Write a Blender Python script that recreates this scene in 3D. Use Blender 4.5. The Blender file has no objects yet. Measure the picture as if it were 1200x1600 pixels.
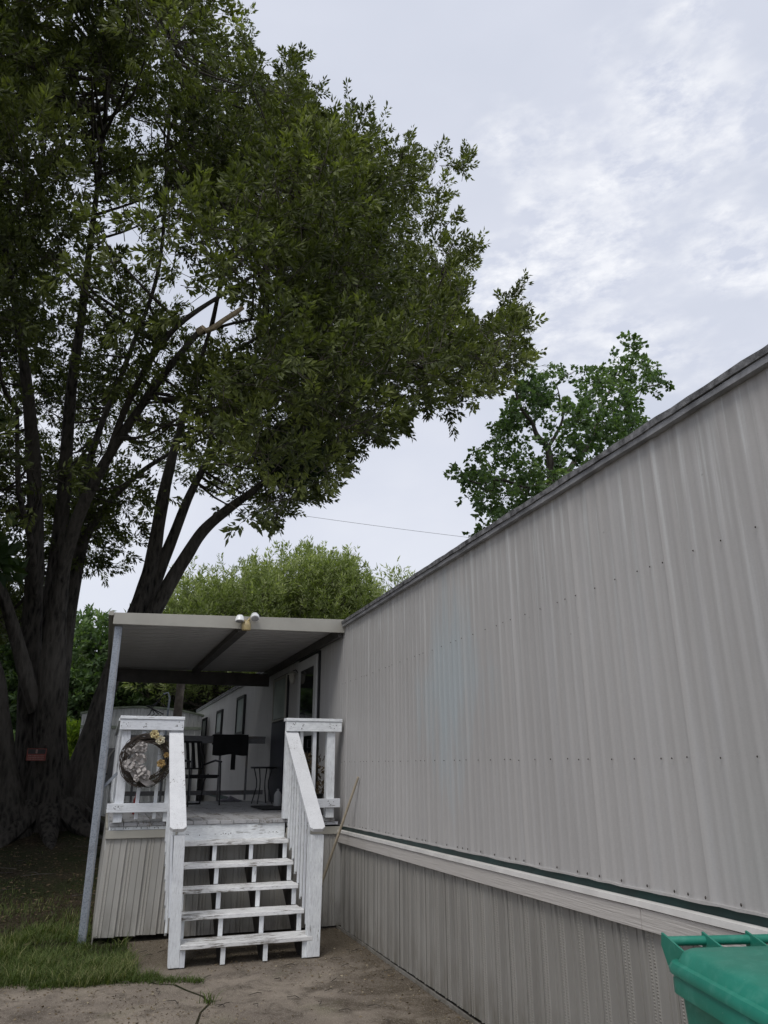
import bpy, math, random
import numpy as np
from mathutils import Vector, Matrix

R = math.radians
random.seed(11)
rng = np.random.default_rng(11)
sc = bpy.context.scene
COL = sc.collection

# ------------------------------------------------------------------ camera
CAM_H = 1.7
PITCH, YAW, FPX = R(18.9), R(19.6), 1154.0
cam = bpy.data.cameras.new('camera')
cam.sensor_fit = 'VERTICAL'; cam.sensor_height = 36.0; cam.lens = 36.0 * FPX / 1600
cam.clip_start = 0.05; cam.clip_end = 2000
camo = bpy.data.objects.new('camera', cam); COL.objects.link(camo)
camo.location = (0, 0, CAM_H); camo.rotation_euler = (R(90) + PITCH, 0, -YAW)
sc.camera = camo

# ------------------------------------------------------------------ light
SUN_EL, SUN_AZ = R(56), R(-140)          # azimuth clockwise from +Y
SUN_STRENGTH, SUN_ANGLE = 1.5, R(22)
SKY_GAIN = 1.0
w = bpy.data.worlds.new('World'); sc.world = w; w.use_nodes = True
nt = w.node_tree; nt.nodes.clear()
def wn(t, **k):
    n = nt.nodes.new(t)
    for a, b in k.items(): setattr(n, a, b)
    return n
wout = wn('ShaderNodeOutputWorld')
nish = wn('ShaderNodeTexSky', sky_type='NISHITA', sun_disc=False, sun_elevation=SUN_EL, sun_rotation=SUN_AZ)
bg1 = wn('ShaderNodeBackground'); bg1.inputs['Strength'].default_value = 0.10
nt.links.new(nish.outputs[0], bg1.inputs[0])
tc = wn('ShaderNodeTexCoord')
def wmap(scale, loc=(0, 0, 0)):
    m = wn('ShaderNodeMapping'); m.inputs['Scale'].default_value = scale; m.inputs['Location'].default_value = loc
    nt.links.new(tc.outputs['Generated'], m.inputs[0]); return m
def wnoise(m, s, d, r, dist=0.0):
    n = wn('ShaderNodeTexNoise'); n.inputs['Scale'].default_value = s; n.inputs['Detail'].default_value = d
    n.inputs['Roughness'].default_value = r; n.inputs['Distortion'].default_value = dist
    nt.links.new(m.outputs[0], n.inputs['Vector']); return n
def wramp(src, stops):
    r = wn('ShaderNodeValToRGB'); e = r.color_ramp.elements
    while len(e) < len(stops): e.new(0.5)
    for i, (p, c) in enumerate(stops): e[i].position = p; e[i].color = (*c, 1)
    nt.links.new(src, r.inputs[0]); return r
def wmix(f, a, b, mode='MIX'):
    m = wn('ShaderNodeMix', data_type='RGBA', blend_type=mode)
    if isinstance(f, (int, float)): m.inputs[0].default_value = f
    else: nt.links.new(f, m.inputs[0])
    nt.links.new(a, m.inputs[6]); nt.links.new(b, m.inputs[7]); return m.outputs[2]
mA = wmap((1, 1, 2.2), (3.1, 1.7, 0.4))
big = wnoise(mA, 1.5, 5, 0.5, 0.1)
sheet = wramp(big.outputs[0], [(0.30, (0.57, 0.61, 0.71)), (0.5, (0.665, 0.695, 0.79)), (0.70, (0.79, 0.81, 0.87))])
mB = wmap((1, 1, 2.3), (0.7, 5.2, 1.3))
puff = wnoise(mB, 21, 9, 0.62, 0.1)
puffr = wramp(puff.outputs[0], [(0.38, (0.62, 0.655, 0.765)), (0.64, (0.91, 0.92, 0.955))])
# a bank of small broken clouds in the north-east, thinner ones lower down; smooth overcast elsewhere
def wdot(v):
    d = wn('ShaderNodeVectorMath', operation='DOT_PRODUCT'); d.inputs[1].default_value = Vector(v).normalized(); nt.links.new(tc.outputs['Generated'], d.inputs[0]); return d.outputs['Value']
def wadd(a, b, op='ADD'):
    m = wn('ShaderNodeMath', operation=op); nt.links.new(a, m.inputs[0])
    if isinstance(b, float): m.inputs[1].default_value = b
    else: nt.links.new(b, m.inputs[1])
    return m.outputs[0]
edge_n = wnoise(wmap((1, 1, 2.0), (1.3, 0.2, -1.9)), 5, 4, 0.6)
bank = wadd(wdot((0.543, 0.570, 0.617)), wadd(edge_n.outputs[0], 0.20, 'MULTIPLY'))
bandr = wramp(wadd(wadd(bank, -0.75), 2.0, 'MULTIPLY'), [(0.635, (0, 0, 0)), (0.715, (0.95, 0.95, 0.95))])
cl = wmix(bandr.outputs[0], sheet.outputs[0], puffr.outputs[0])
bg2 = wn('ShaderNodeBackground'); bg2.inputs['Strength'].default_value = SKY_GAIN
nt.links.new(cl, bg2.inputs[0])
mixs = wn('ShaderNodeMixShader'); mixs.inputs[0].default_value = 0.93
nt.links.new(bg1.outputs[0], mixs.inputs[1]); nt.links.new(bg2.outputs[0], mixs.inputs[2])
nt.links.new(mixs.outputs[0], wout.inputs[0])

sl = bpy.data.lights.new('sun', 'SUN'); sl.energy = SUN_STRENGTH; sl.angle = SUN_ANGLE; sl.color = (1.0, 0.97, 0.92)
so = bpy.data.objects.new('sun', sl); COL.objects.link(so)
sd = Vector((math.sin(SUN_AZ) * math.cos(SUN_EL), math.cos(SUN_AZ) * math.cos(SUN_EL), math.sin(SUN_EL)))
so.rotation_euler = sd.to_track_quat('Z', 'Y').to_euler(); so.location = (0, 0, 30)

sc.view_settings.view_transform = 'Standard'; sc.view_settings.look = 'None'
sc.view_settings.exposure = 0.15; sc.view_settings.gamma = 1.0; sc.view_settings.use_curve_mapping = False
sc.render.engine = 'CYCLES'
sc.cycles.max_bounces = 6; sc.cycles.diffuse_bounces = 4; sc.cycles.transmission_bounces = 4; sc.cycles.transparent_max_bounces = 6

# ------------------------------------------------------------------ helpers
_f = np.array([math.sin(YAW) * math.cos(PITCH), math.cos(YAW) * math.cos(PITCH), math.sin(PITCH)])
_r = np.array([math.cos(YAW), -math.sin(YAW), 0.0]); _u = np.cross(_r, _f)
def at(px, py, y):
    """The real place, y metres down the lane, of a point measured in the 1200 x 1600 photograph."""
    d = _r * (px - 600) + _u * (800 - py) + _f * FPX
    return np.array([0, 0, CAM_H]) + d * (y / d[1])
def project(P):
    q = P - np.array([0, 0, CAM_H]); wv = q @ _f
    ok = wv > 0.2; wv = np.where(ok, wv, 1.0)
    return 600 + FPX * (q @ _r) / wv, 800 - FPX * (q @ _u) / wv, ok
def inside(px, py, poly):
    x = np.array([p[0] for p in poly], float); y = np.array([p[1] for p in poly], float)
    x2 = np.roll(x, -1); y2 = np.roll(y, -1); c = np.zeros(px.shape, bool)
    for i in range(len(x)):
        hit = ((y[i] > py) != (y2[i] > py))
        den = (y2[i] - y[i]) if y2[i] != y[i] else 1e-9
        c ^= hit & (px < (x2[i] - x[i]) * (py - y[i]) / den + x[i])
    return c

class MB:
    def __init__(s): s.v = []; s.f = []
    def add(s, vs, fs):
        k = len(s.v); s.v += [tuple(map(float, v)) for v in vs]; s.f += [tuple(i + k for i in f) for f in fs]; return s
    def box(s, a, b):
        x0, y0, z0 = a; x1, y1, z1 = b
        return s.add([(x0,y0,z0),(x1,y0,z0),(x1,y1,z0),(x0,y1,z0),(x0,y0,z1),(x1,y0,z1),(x1,y1,z1),(x0,y1,z1)],
                     [(0,3,2,1),(4,5,6,7),(0,1,5,4),(1,2,6,5),(2,3,7,6),(3,0,4,7)])
    def beam(s, p, q, wd, ht, up=(0, 0, 1)):
        p = Vector(p); q = Vector(q); d = (q - p).normalized(); sx = d.cross(Vector(up)).normalized(); uz = sx.cross(d)
        vs = []
        for c in (p, q):
            for a, b in ((-1,-1),(1,-1),(1,1),(-1,1)): vs.append(c + sx * a * wd / 2 + uz * b * ht / 2)
        return s.add(vs, [(0,1,2,3),(7,6,5,4),(0,4,5,1),(1,5,6,2),(2,6,7,3),(3,7,4,0)])
    def tube(s, pts, rad, n=8, cap=True, jit=0.0, seed=0):
        P = [Vector(p) for p in pts]; rd = rad if hasattr(rad, '__len__') else [rad] * len(P)
        vs = []; rr = random.Random(seed); prev = None
        ph = [rr.uniform(0, 6.28) for _ in range(4)]
        for i, p in enumerate(P):
            d = (P[min(i+1, len(P)-1)] - P[max(i-1, 0)]).normalized()
            if prev is None: sx = d.orthogonal().normalized()
            else: sx = (prev - d * prev.dot(d)).normalized()
            prev = sx; sy = d.cross(sx)
            for k in range(n):
                a = 2 * math.pi * k / n
                j = 1 + jit * (0.6 * math.sin(3 * a + ph[0] + i * 0.25) + 0.4 * math.sin(5 * a + ph[1] - i * 0.4) + 0.3 * math.sin(2 * a + ph[2] + i * 0.9))
                vs.append(p + (sx * math.cos(a) + sy * math.sin(a)) * rd[i] * j)
        fs = []
        for i in range(len(P) - 1):
            for k in range(n):
                a = i * n + k; b = i * n + (k + 1) % n; fs.append((a, b, b + n, a + n))
        if cap: fs.append(tuple(range(n - 1, -1, -1))); fs.append(tuple((len(P) - 1) * n + k for k in range(n)))
        return s.add(vs, fs)
    def lathe(s, prof, c=(0, 0, 0), n=16):
        vs = []
        for r_, z in prof:
            for k in range(n):
                a = 2 * math.pi * k / n; vs.append((c[0] + r_ * math.cos(a), c[1] + r_ * math.sin(a), c[2] + z))
        fs = []
        for i in range(len(prof) - 1):
            for k in range(n):
                a = i * n + k; b = i * n + (k + 1) % n; fs.append((a, b, b + n, a + n))
        fs.append(tuple(range(n - 1, -1, -1))); fs.append(tuple((len(prof) - 1) * n + k for k in range(n)))
        return s.add(vs, fs)
    def xf(s, M):
        s.v = [tuple(M @ Vector(v)) for v in s.v]; return s
    def build(s, name, mat, parent=None, smooth=False, bevel=0, local=False):
        me = bpy.data.meshes.new(name)
        off = Vector((0, 0, 0))
        if parent is not None and not local: off = root_loc(parent)
        me.from_pydata([(v[0]-off.x, v[1]-off.y, v[2]-off.z) for v in s.v], [], s.f)
        return finish(name, me, mat, parent, smooth, bevel)
def root_loc(o):
    p = Vector(o.location)
    while o.parent is not None: o = o.parent; p = p + Vector(o.location)
    return p
def finish(name, me, mat, parent, smooth=False, bevel=0):
    me.materials.append(mat)
    if smooth:
        me.polygons.foreach_set('use_smooth', [True] * len(me.polygons))
        try: me.set_sharp_from_angle(angle=R(40))
        except Exception: pass
    o = bpy.data.objects.new(name, me); COL.objects.link(o); o.parent = parent
    if bevel:
        m = o.modifiers.new('bevel', 'BEVEL'); m.width = bevel; m.segments = 2; m.limit_method = 'ANGLE'
    return o
def share(src, name, parent, loc=(0, 0, 0), rot=(0, 0, 0)):
    o = src.copy(); o.name = name; COL.objects.link(o); o.parent = parent; o.location = loc; o.rotation_euler = rot
    return o
def tag(o, label, cat, group=None):
    o['label'] = label; o['category'] = cat
    if group: o['group'] = group
    return o
def thing(name, loc, label, cat, rot=0.0, group=None):
    o = bpy.data.objects.new(name, None); COL.objects.link(o); o.location = loc; o.rotation_euler = (0, 0, rot)
    o.empty_display_size = 0.2
    return tag(o, label, cat, group)
def kind(o, k): o['kind'] = k; return o

# ------------------------------------------------------------------ materials
class NT:
    def __init__(s, name):
        s.m = bpy.data.materials.new(name); s.m.use_nodes = True; s.t = s.m.node_tree; s.t.nodes.clear()
        s.out = s.n('ShaderNodeOutputMaterial'); s.p = s.n('ShaderNodeBsdfPrincipled'); s.l(s.p.outputs[0], s.out.inputs[0])
        s.tc = s.n('ShaderNodeTexCoord')
    def n(s, t, **k):
        x = s.t.nodes.new(t)
        for a, b in k.items(): setattr(x, a, b)
        return x
    def l(s, a, b): s.t.links.new(a, b)
    def map(s, scale=(1, 1, 1), loc=(0, 0, 0), src='Object'):
        m = s.n('ShaderNodeMapping'); m.inputs['Scale'].default_value = scale; m.inputs['Location'].default_value = loc
        if src == 'World': g = s.n('ShaderNodeNewGeometry'); s.l(g.outputs['Position'], m.inputs[0])
        else: s.l(s.tc.outputs[src], m.inputs[0])
        return m
    def noise(s, m, sc_, d=4, r=0.55, dist=0.0):
        x = s.n('ShaderNodeTexNoise'); x.inputs['Scale'].default_value = sc_; x.inputs['Detail'].default_value = d
        x.inputs['Roughness'].default_value = r; x.inputs['Distortion'].default_value = dist
        s.l(m.outputs[0], x.inputs['Vector']); return x.outputs[0]
    def vor(s, m, sc_, feat='F1'):
        x = s.n('ShaderNodeTexVoronoi', feature=feat); x.inputs['Scale'].default_value = sc_
        s.l(m.outputs[0], x.inputs['Vector']); return x.outputs[0]
    def ramp(s, src, stops):
        r = s.n('ShaderNodeValToRGB'); e = r.color_ramp.elements
        while len(e) < len(stops): e.new(0.5)
        for i, (p, c) in enumerate(stops):
            if not hasattr(c, '__len__'): c = (c, c, c)
            e[i].position = p; e[i].color = (*c, 1)
        s.l(src, r.inputs[0]); return r.outputs[0]
    def mix(s, f, a, b, mode='MIX'):
        m = s.n('ShaderNodeMix', data_type='RGBA', blend_type=mode)
        for i, v in ((0, f), (6, a), (7, b)):
            if isinstance(v, (int, float)): m.inputs[i].default_value = v if i == 0 else (v, v, v, 1)
            elif isinstance(v, tuple): m.inputs[i].default_value = (*v, 1)
            else: s.l(v, m.inputs[i])
        return m.outputs[2]
    def math(s, op, a, b=0.5, clamp=False):
        m = s.n('ShaderNodeMath', operation=op, use_clamp=clamp)
        for i, v in ((0, a), (1, b)):
            if isinstance(v, (int, float)): m.inputs[i].default_value = v
            else: s.l(v, m.inputs[i])
        return m.outputs[0]
    def rnd(s): return s.n('ShaderNodeObjectInfo').outputs['Random']
    def bump(s, h, st=0.3, d=0.01):
        b = s.n('ShaderNodeBump'); b.inputs['Strength'].default_value = st; b.inputs['Distance'].default_value = d
        s.l(h, b.inputs['Height']); s.l(b.outputs[0], s.p.inputs['Normal'])
    def done(s, col=None, rough=0.6, metal=0.0, spec=None):
        if col is not None:
            if isinstance(col, tuple): s.p.inputs['Base Color'].default_value = (*col, 1)
            else: s.l(col, s.p.inputs['Base Color'])
        if isinstance(rough, (int, float)): s.p.inputs['Roughness'].default_value = rough
        else: s.l(rough, s.p.inputs['Roughness'])
        s.p.inputs['Metallic'].default_value = metal
        if spec is not None: s.p.inputs['Specular IOR Level'].default_value = spec
        return s.m
def simple(name, col, rough=0.6, metal=0.0, var=0.25, scale=6, bump=0.0):
    t = NT(name); m = t.map(); n = t.noise(m, scale, 5, 0.6)
    c = t.mix(t.ramp(n, [(0.3, 0.0), (0.7, 1.0)]), tuple(x * (1 - var) for x in col), tuple(min(1, x * (1 + var)) for x in col))
    if bump: t.bump(t.noise(m, scale * 12, 4, 0.6), bump, 0.004)
    return t.done(c, rough, metal)

def mat_siding():
    t = NT('aluminium_siding')
    mw = t.map((1, 1, 1), src='World')
    base = t.mix(t.ramp(t.noise(t.map((1, 0.9, 0.35), src='World'), 1.1, 4, 0.55), [(0.3, 0.0), (0.7, 1.0)]), (0.415, 0.400, 0.388), (0.490, 0.473, 0.458))
    # chalky blue-grey patch where paint has weathered
    sx = t.n('ShaderNodeSeparateXYZ'); g = t.n('ShaderNodeNewGeometry'); t.l(g.outputs['Position'], sx.inputs[0])
    dy = t.math('ABSOLUTE', t.math('SUBTRACT', sx.outputs[1], 5.75)); dz = t.math('ABSOLUTE', t.math('SUBTRACT', sx.outputs[2], 2.35))
    n2 = t.noise(t.map((1, 5, 0.8), src='World'), 1.6, 5, 0.6)
    e = t.math('ADD', t.math('MULTIPLY', dy, 0.62), t.math('MULTIPLY', dz, 0.45))
    e = t.math('ADD', e, t.math('MULTIPLY', n2, 0.9))
    base = t.mix(t.ramp(e, [(0.62, 0.75), (0.98, 0.0)]), base, (0.44, 0.50, 0.525))
    # vertical run-off streaks
    st = t.noise(t.map((1, 9, 0.32), (0, 3.3, 0), src='World'), 1.7, 6, 0.65)
    base = t.mix(t.ramp(st, [(0.46, 0.0), (0.72, 0.28)]), base, (0.56, 0.56, 0.57))
    st2 = t.noise(t.map((1, 16, 0.5), (0, 7.3, 2), src='World'), 1.5, 5, 0.6)
    high = t.ramp(sx.outputs[2], [(0.0, 0.0), (1.0, 1.0)])
    zf = t.math('MULTIPLY', t.math('SUBTRACT', sx.outputs[2], 2.0), 0.8, True)
    base = t.mix(t.math('MULTIPLY', t.ramp(st2, [(0.53, 0.0), (0.62, 0.6)]), zf), base, (0.60, 0.61, 0.60))
    # streaky darker tone towards the roof edge
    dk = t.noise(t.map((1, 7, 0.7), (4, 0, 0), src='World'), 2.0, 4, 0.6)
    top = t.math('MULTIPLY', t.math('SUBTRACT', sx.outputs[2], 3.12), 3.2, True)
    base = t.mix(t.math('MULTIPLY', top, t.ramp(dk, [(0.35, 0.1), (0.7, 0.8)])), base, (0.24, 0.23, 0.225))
    # scuffs
    sp = t.vor(t.map((1, 1, 1.4), (0.2, 0.4, 0), src='World'), 2.6)
    base = t.mix(t.ramp(sp, [(0.0, 0.6), (0.028, 0.0)]), base, (0.12, 0.11, 0.10))
    fine = t.noise(t.map((1, 1, 2.4), src='World'), 60, 4, 0.6)
    base = t.mix(t.ramp(fine, [(0.3, 0.10), (0.6, 0.0)]), base, (0.2, 0.2, 0.2))
    dent = t.noise(t.map((1, 2.2, 0.9), src='World'), 2.2, 3, 0.5)
    t.bump(t.math('ADD', t.math('MULTIPLY', dent, 0.35), t.math('MULTIPLY', fine, 0.05)), 0.55, 0.012)
    return t.done(base, t.ramp(fine, [(0.3, 0.42), (0.7, 0.58)]), 0.0, 0.45)

def mat_skirt(name, c1, c2):
    t = NT(name); g = t.n('ShaderNodeNewGeometry'); sx = t.n('ShaderNodeSeparateXYZ'); t.l(g.outputs['Position'], sx.inputs[0])
    n = t.noise(t.map((2, 2, 0.4), src='World'), 2.0, 5, 0.6)
    c = t.mix(t.ramp(n, [(0.3, 0.0), (0.7, 1.0)]), c1, c2)
    d = t.noise(t.map((3, 3, 1.2), (2, 1, 0), src='World'), 2.5, 5, 0.65)
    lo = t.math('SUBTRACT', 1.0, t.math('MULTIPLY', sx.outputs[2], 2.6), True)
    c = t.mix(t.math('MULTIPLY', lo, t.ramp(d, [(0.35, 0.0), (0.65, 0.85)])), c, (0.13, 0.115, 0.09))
    f = t.noise(t.map((1, 1, 1), src='World'), 70, 3, 0.6)
    t.bump(f, 0.15, 0.003)
    return t.done(c, 0.5)
def mat_emboss(name, c1):
    # the diamond-punched strips on the vinyl panels: fine relief, hollows also darker in colour
    t = NT(name); m = t.map((1, 1, 1), src='Object')
    w1 = t.n('ShaderNodeTexWave', wave_type='BANDS', bands_direction='Z'); w1.inputs['Scale'].default_value = 22; w1.inputs['Distortion'].default_value = 1.5; w1.inputs['Detail'].default_value = 1
    t.l(m.outputs[0], w1.inputs['Vector'])
    v = t.vor(t.map((1, 1, 0.8)), 110)
    h = t.math('ADD', t.math('MULTIPLY', w1.outputs[1], 0.6), t.math('MULTIPLY', v, 0.6))
    c = t.mix(t.ramp(h, [(0.2, 0.5), (0.6, 0.0)]), c1, tuple(x * 0.55 for x in c1))
    t.bump(h, 0.8, 0.006)
    return t.done(c, 0.5)

def mat_paint(name, axis, wear=0.5, tone=(0.80, 0.825, 0.87)):
    """white exterior paint, cracked and flaking along the grain"""
    t = NT(name); s = [14, 14, 14]; s[axis] = 1.1; s = tuple(s)
    off = t.n('ShaderNodeVectorMath', operation='ADD'); comb = t.n('ShaderNodeCombineXYZ')
    r_ = t.rnd(); t.l(t.math('MULTIPLY', r_, 37.0), comb.inputs[0]); t.l(t.math('MULTIPLY', r_, 11.0), comb.inputs[1]); t.l(t.math('MULTIPLY', r_, 23.0), comb.inputs[2])
    t.l(t.tc.outputs['Object'], off.inputs[0]); t.l(comb.outputs[0], off.inputs[1])
    def mp(sc_):
        m = t.n('ShaderNodeMapping'); m.inputs['Scale'].default_value = sc_; t.l(off.outputs[0], m.inputs[0]); return m
    grain = t.noise(mp(s), 5, 8, 0.72, 0.3)
    blot = t.noise(mp((1, 1, 1)), 3.0, 4, 0.6)
    k = t.math('ADD', t.math('MULTIPLY', grain, 0.62), t.math('MULTIPLY', blot, 0.48))
    lo = 0.47 + 0.14 * wear
    mask = t.ramp(k, [(lo - 0.13, 1.0), (lo - 0.08, 0.0)])
    dirt = t.noise(mp((1, 1, 1)), 9, 6, 0.65)
    tone_v = t.mix(t.rnd(), tuple(x * 0.84 for x in tone), tuple(min(0.88, x * 1.06) for x in tone))
    col = t.mix(t.ramp(dirt, [(0.35, 0.5), (0.62, 0.0)]), tone_v, tuple(x * 0.72 for x in tone))
    gs = t.noise(mp(tuple(x * 2.5 for x in s)), 6, 4, 0.6)
    col = t.mix(t.ramp(gs, [(0.40, 0.35), (0.48, 0.0)]), col, (0.34, 0.34, 0.35))
    wood = t.mix(gs, (0.09, 0.075, 0.06), (0.26, 0.235, 0.205))
    col = t.mix(mask, col, wood)
    sp = t.vor(mp((1, 1, 1)), 62)
    col = t.mix(t.ramp(sp, [(0.0, 0.55), (0.10 + 0.06 * wear, 0.0)]), col, (0.10, 0.09, 0.08))
    h = t.math('SUBTRACT', t.math('MULTIPLY', gs, 0.5), t.math('MULTIPLY', mask, 0.6))
    t.bump(h, 0.7, 0.004)
    return t.done(col, 0.62)
def mat_bark(name, c1, c2, sc_=7.0, st=1.0):
    t = NT(name); m = t.map((1, 1, 0.22), src='World'); m2 = t.map((1, 1, 0.5), src='World')
    v = t.vor(m, sc_ * 2.2); n = t.noise(m, sc_ * 2.5, 8, 0.72, 1.2); b = t.noise(m2, 1.1, 3, 0.5)
    h = t.math('ADD', t.math('MULTIPLY', v, 0.45), n)
    c = t.mix(t.ramp(h, [(0.50, 0.0), (0.82, 1.0)]), c1, c2)
    c = t.mix(t.ramp(b, [(0.45, 0.0), (0.62, 0.5)]), c, tuple(x * 1.5 for x in c2))
    t.bump(h, st, 0.06)
    return t.done(c, 0.9, spec=0.2)
def mat_leaf(name, dark, mid, light, trans=0.28, rough=0.5):
    t = NT(name); a = t.n('ShaderNodeAttribute', attribute_name='tint')
    c = t.ramp(a.outputs['Fac'], [(0.0, dark), (0.55, mid), (1.0, light)])
    t.l(c, t.p.inputs['Base Color']); t.p.inputs['Roughness'].default_value = rough
    t.p.inputs['Specular IOR Level'].default_value = 0.3
    tr = t.n('ShaderNodeBsdfTranslucent'); t.l(t.mix(1.0, c, (1.5, 1.7, 0.6), 'MULTIPLY'), tr.inputs[0])
    mx = t.n('ShaderNodeMixShader'); mx.inputs[0].default_value = trans
    t.l(t.p.outputs[0], mx.inputs[1]); t.l(tr.outputs[0], mx.inputs[2]); t.l(mx.outputs[0], t.out.inputs[0])
    return t.m
def mat_slab():
    t = NT('old_concrete'); m = t.map(src='World')
    g_ = t.n('ShaderNodeNewGeometry'); sx = t.n('ShaderNodeSeparateXYZ'); t.l(g_.outputs['Position'], sx.inputs[0])
    a = t.noise(m, 1.3, 6, 0.6, 0.3); b = t.noise(t.map(loc=(9, 4, 0), src='World'), 3.4, 7, 0.7, 0.5); f = t.noise(m, 130, 3, 0.7)
    c = t.mix(t.ramp(a, [(0.35, 0.0), (0.65, 1.0)]), (0.150, 0.122, 0.098), (0.285, 0.240, 0.192))
    c = t.mix(t.ramp(b, [(0.48, 0.0), (0.64, 0.8)]), c, (0.065, 0.050, 0.036))
    g = t.noise(t.map(loc=(2, 7, 0), src='World'), 2.1, 5, 0.6)
    c = t.mix(t.ramp(g, [(0.56, 0.0), (0.70, 0.45)]), c, (0.105, 0.105, 0.05))
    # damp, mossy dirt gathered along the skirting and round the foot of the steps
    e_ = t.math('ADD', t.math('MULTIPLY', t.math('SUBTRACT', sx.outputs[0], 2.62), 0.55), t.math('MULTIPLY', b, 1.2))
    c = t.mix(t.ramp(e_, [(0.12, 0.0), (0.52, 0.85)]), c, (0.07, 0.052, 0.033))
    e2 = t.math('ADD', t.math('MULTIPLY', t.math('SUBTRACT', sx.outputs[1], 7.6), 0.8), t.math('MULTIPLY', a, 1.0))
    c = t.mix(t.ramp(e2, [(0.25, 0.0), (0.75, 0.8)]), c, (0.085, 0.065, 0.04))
    v = t.vor(m, 95); c = t.mix(t.ramp(v, [(0.14, 0.8), (0.34, 0.0)]), c, (0.42, 0.38, 0.32))
    v2 = t.vor(t.map(loc=(3, 3, 3), src='World'), 60); c = t.mix(t.ramp(v2, [(0.10, 0.6), (0.25, 0.0)]), c, (0.05, 0.04, 0.03))
    t.bump(t.math('ADD', f, t.math('MULTIPLY', v, -0.7)), 0.6, 0.005)
    return t.done(c, 0.85)
def mat_soil():
    t = NT('dark_soil'); m = t.map(src='World')  # dark brown soil with greenish mottling
    a = t.noise(m, 0.8, 6, 0.6); b = t.noise(m, 22, 6, 0.75, 0.6)
    c = t.mix(t.ramp(b, [(0.35, 0.0), (0.68, 1.0)]), (0.022, 0.017, 0.012), (0.115, 0.09, 0.062))
    c = t.mix(t.ramp(a, [(0.42, 0.0), (0.60, 0.75)]), c, (0.03, 0.045, 0.015))
    t.bump(b, 1.0, 0.05)
    return t.done(c, 0.95, spec=0.1)
def mat_galv():
    t = NT('galvanised_steel'); m = t.map(src='World'); v = t.vor(m, 60); n = t.noise(m, 7, 6, 0.7)
    c = t.mix(t.ramp(v, [(0.1, 0.0), (0.6, 1.0)]), (0.20, 0.225, 0.26), (0.34, 0.37, 0.41))
    c = t.mix(t.ramp(n, [(0.5, 0.0), (0.72, 0.5)]), c, (0.16, 0.165, 0.175))
    return t.done(c, 0.5, 0.45)
def mat_glass(name, col=(0.01, 0.012, 0.013)):
    t = NT(name); n = t.noise(t.map((1, 1, 1)), 2.5, 2, 0.5); t.bump(n, 0.08, 0.01)
    return t.done(col, 0.04, 0.0, 0.6)

M = {}
M['siding'] = mat_siding()
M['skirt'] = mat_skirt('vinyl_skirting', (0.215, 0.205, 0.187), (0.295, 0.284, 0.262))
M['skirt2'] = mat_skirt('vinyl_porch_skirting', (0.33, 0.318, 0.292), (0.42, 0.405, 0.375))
M['emb'] = mat_emboss('punched_vinyl', (0.31, 0.295, 0.265))
M['emb2'] = mat_emboss('punched_porch_vinyl', (0.42, 0.40, 0.36))
M['trim'] = simple('trim_paint', (0.46, 0.43, 0.40), 0.5, var=0.12, scale=3)
M['trimw'] = simple('white_trim', (0.74, 0.72, 0.69), 0.45, var=0.12, scale=5)
t = NT('grained_trim_board'); gr = t.noise(t.map((40, 1.2, 40)), 3, 5, 0.6); t.bump(gr, 0.8, 0.006)
M['trimb'] = t.done(t.mix(gr, (0.44, 0.41, 0.385), (0.60, 0.57, 0.535)), 0.55)
M['green'] = simple('dark_green_paint', (0.006, 0.034, 0.032), 0.45, var=0.35, scale=4)
M['px'] = mat_paint('white_paint_x', 0, 0.5); M['py'] = mat_paint('white_paint_y', 1, 0.45); M['pz'] = mat_paint('white_paint_z', 2, 0.35)
M['tread'] = mat_paint('worn_tread_paint', 0, 0.95, (0.87, 0.87, 0.86)); M['hand'] = mat_paint('flaking_rail_paint', 1, 0.5, (0.84, 0.85, 0.87))
M['deck'] = mat_paint('worn_deck_paint', 1, 0.9, (0.42, 0.42, 0.43))
M['beige'] = simple('beige_metal', (0.36, 0.345, 0.30), 0.5, var=0.10, scale=3)
M['ceil'] = simple('grey_ceiling_pan', (0.42, 0.41, 0.405), 0.55, var=0.15, scale=3)
M['rooftop'] = simple('roof_coating', (0.12, 0.12, 0.13), 0.8, var=0.6, scale=9, bump=0.8)
M['tar'] = simple('weathered_roof_edge', (0.15, 0.15, 0.155), 0.85, var=0.85, scale=16, bump=1.0)
M['edge'] = simple('roof_edge_metal', (0.30, 0.30, 0.31), 0.45, 0.3, var=0.4, scale=7)
M['darkbeam'] = simple('dark_steel_beam', (0.06, 0.055, 0.05), 0.6, var=0.3)
M['galv'] = mat_galv()
M['black'] = simple('black_metal', (0.012, 0.012, 0.013), 0.45, 0.2, var=0.3)
M['bfab'] = simple('black_fabric', (0.010, 0.010, 0.011), 0.9, var=0.3, bump=0.4)
M['screw'] = simple('rusty_screw', (0.035, 0.028, 0.022), 0.7)
M['glass'] = mat_glass('dark_glass')
M['blind'] = simple('pale_blind', (0.30, 0.34, 0.32), 0.35, var=0.3, scale=2)
M['winwhite'] = simple('white_frame', (0.55, 0.55, 0.54), 0.4, var=0.1)
M['bark'] = mat_bark('rough_bark', (0.010, 0.009, 0.008), (0.10, 0.090, 0.078), 6.5)
M['bark2'] = mat_bark('smooth_bark', (0.02, 0.016, 0.014), (0.10, 0.088, 0.075), 7, 0.6)
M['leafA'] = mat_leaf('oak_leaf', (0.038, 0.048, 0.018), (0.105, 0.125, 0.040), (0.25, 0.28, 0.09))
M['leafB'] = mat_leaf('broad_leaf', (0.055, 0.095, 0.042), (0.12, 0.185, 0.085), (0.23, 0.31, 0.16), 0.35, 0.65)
M['leafC'] = mat_leaf('feathery_leaf', (0.13, 0.165, 0.055), (0.24, 0.285, 0.115), (0.50, 0.54, 0.30), 0.32)
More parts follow.
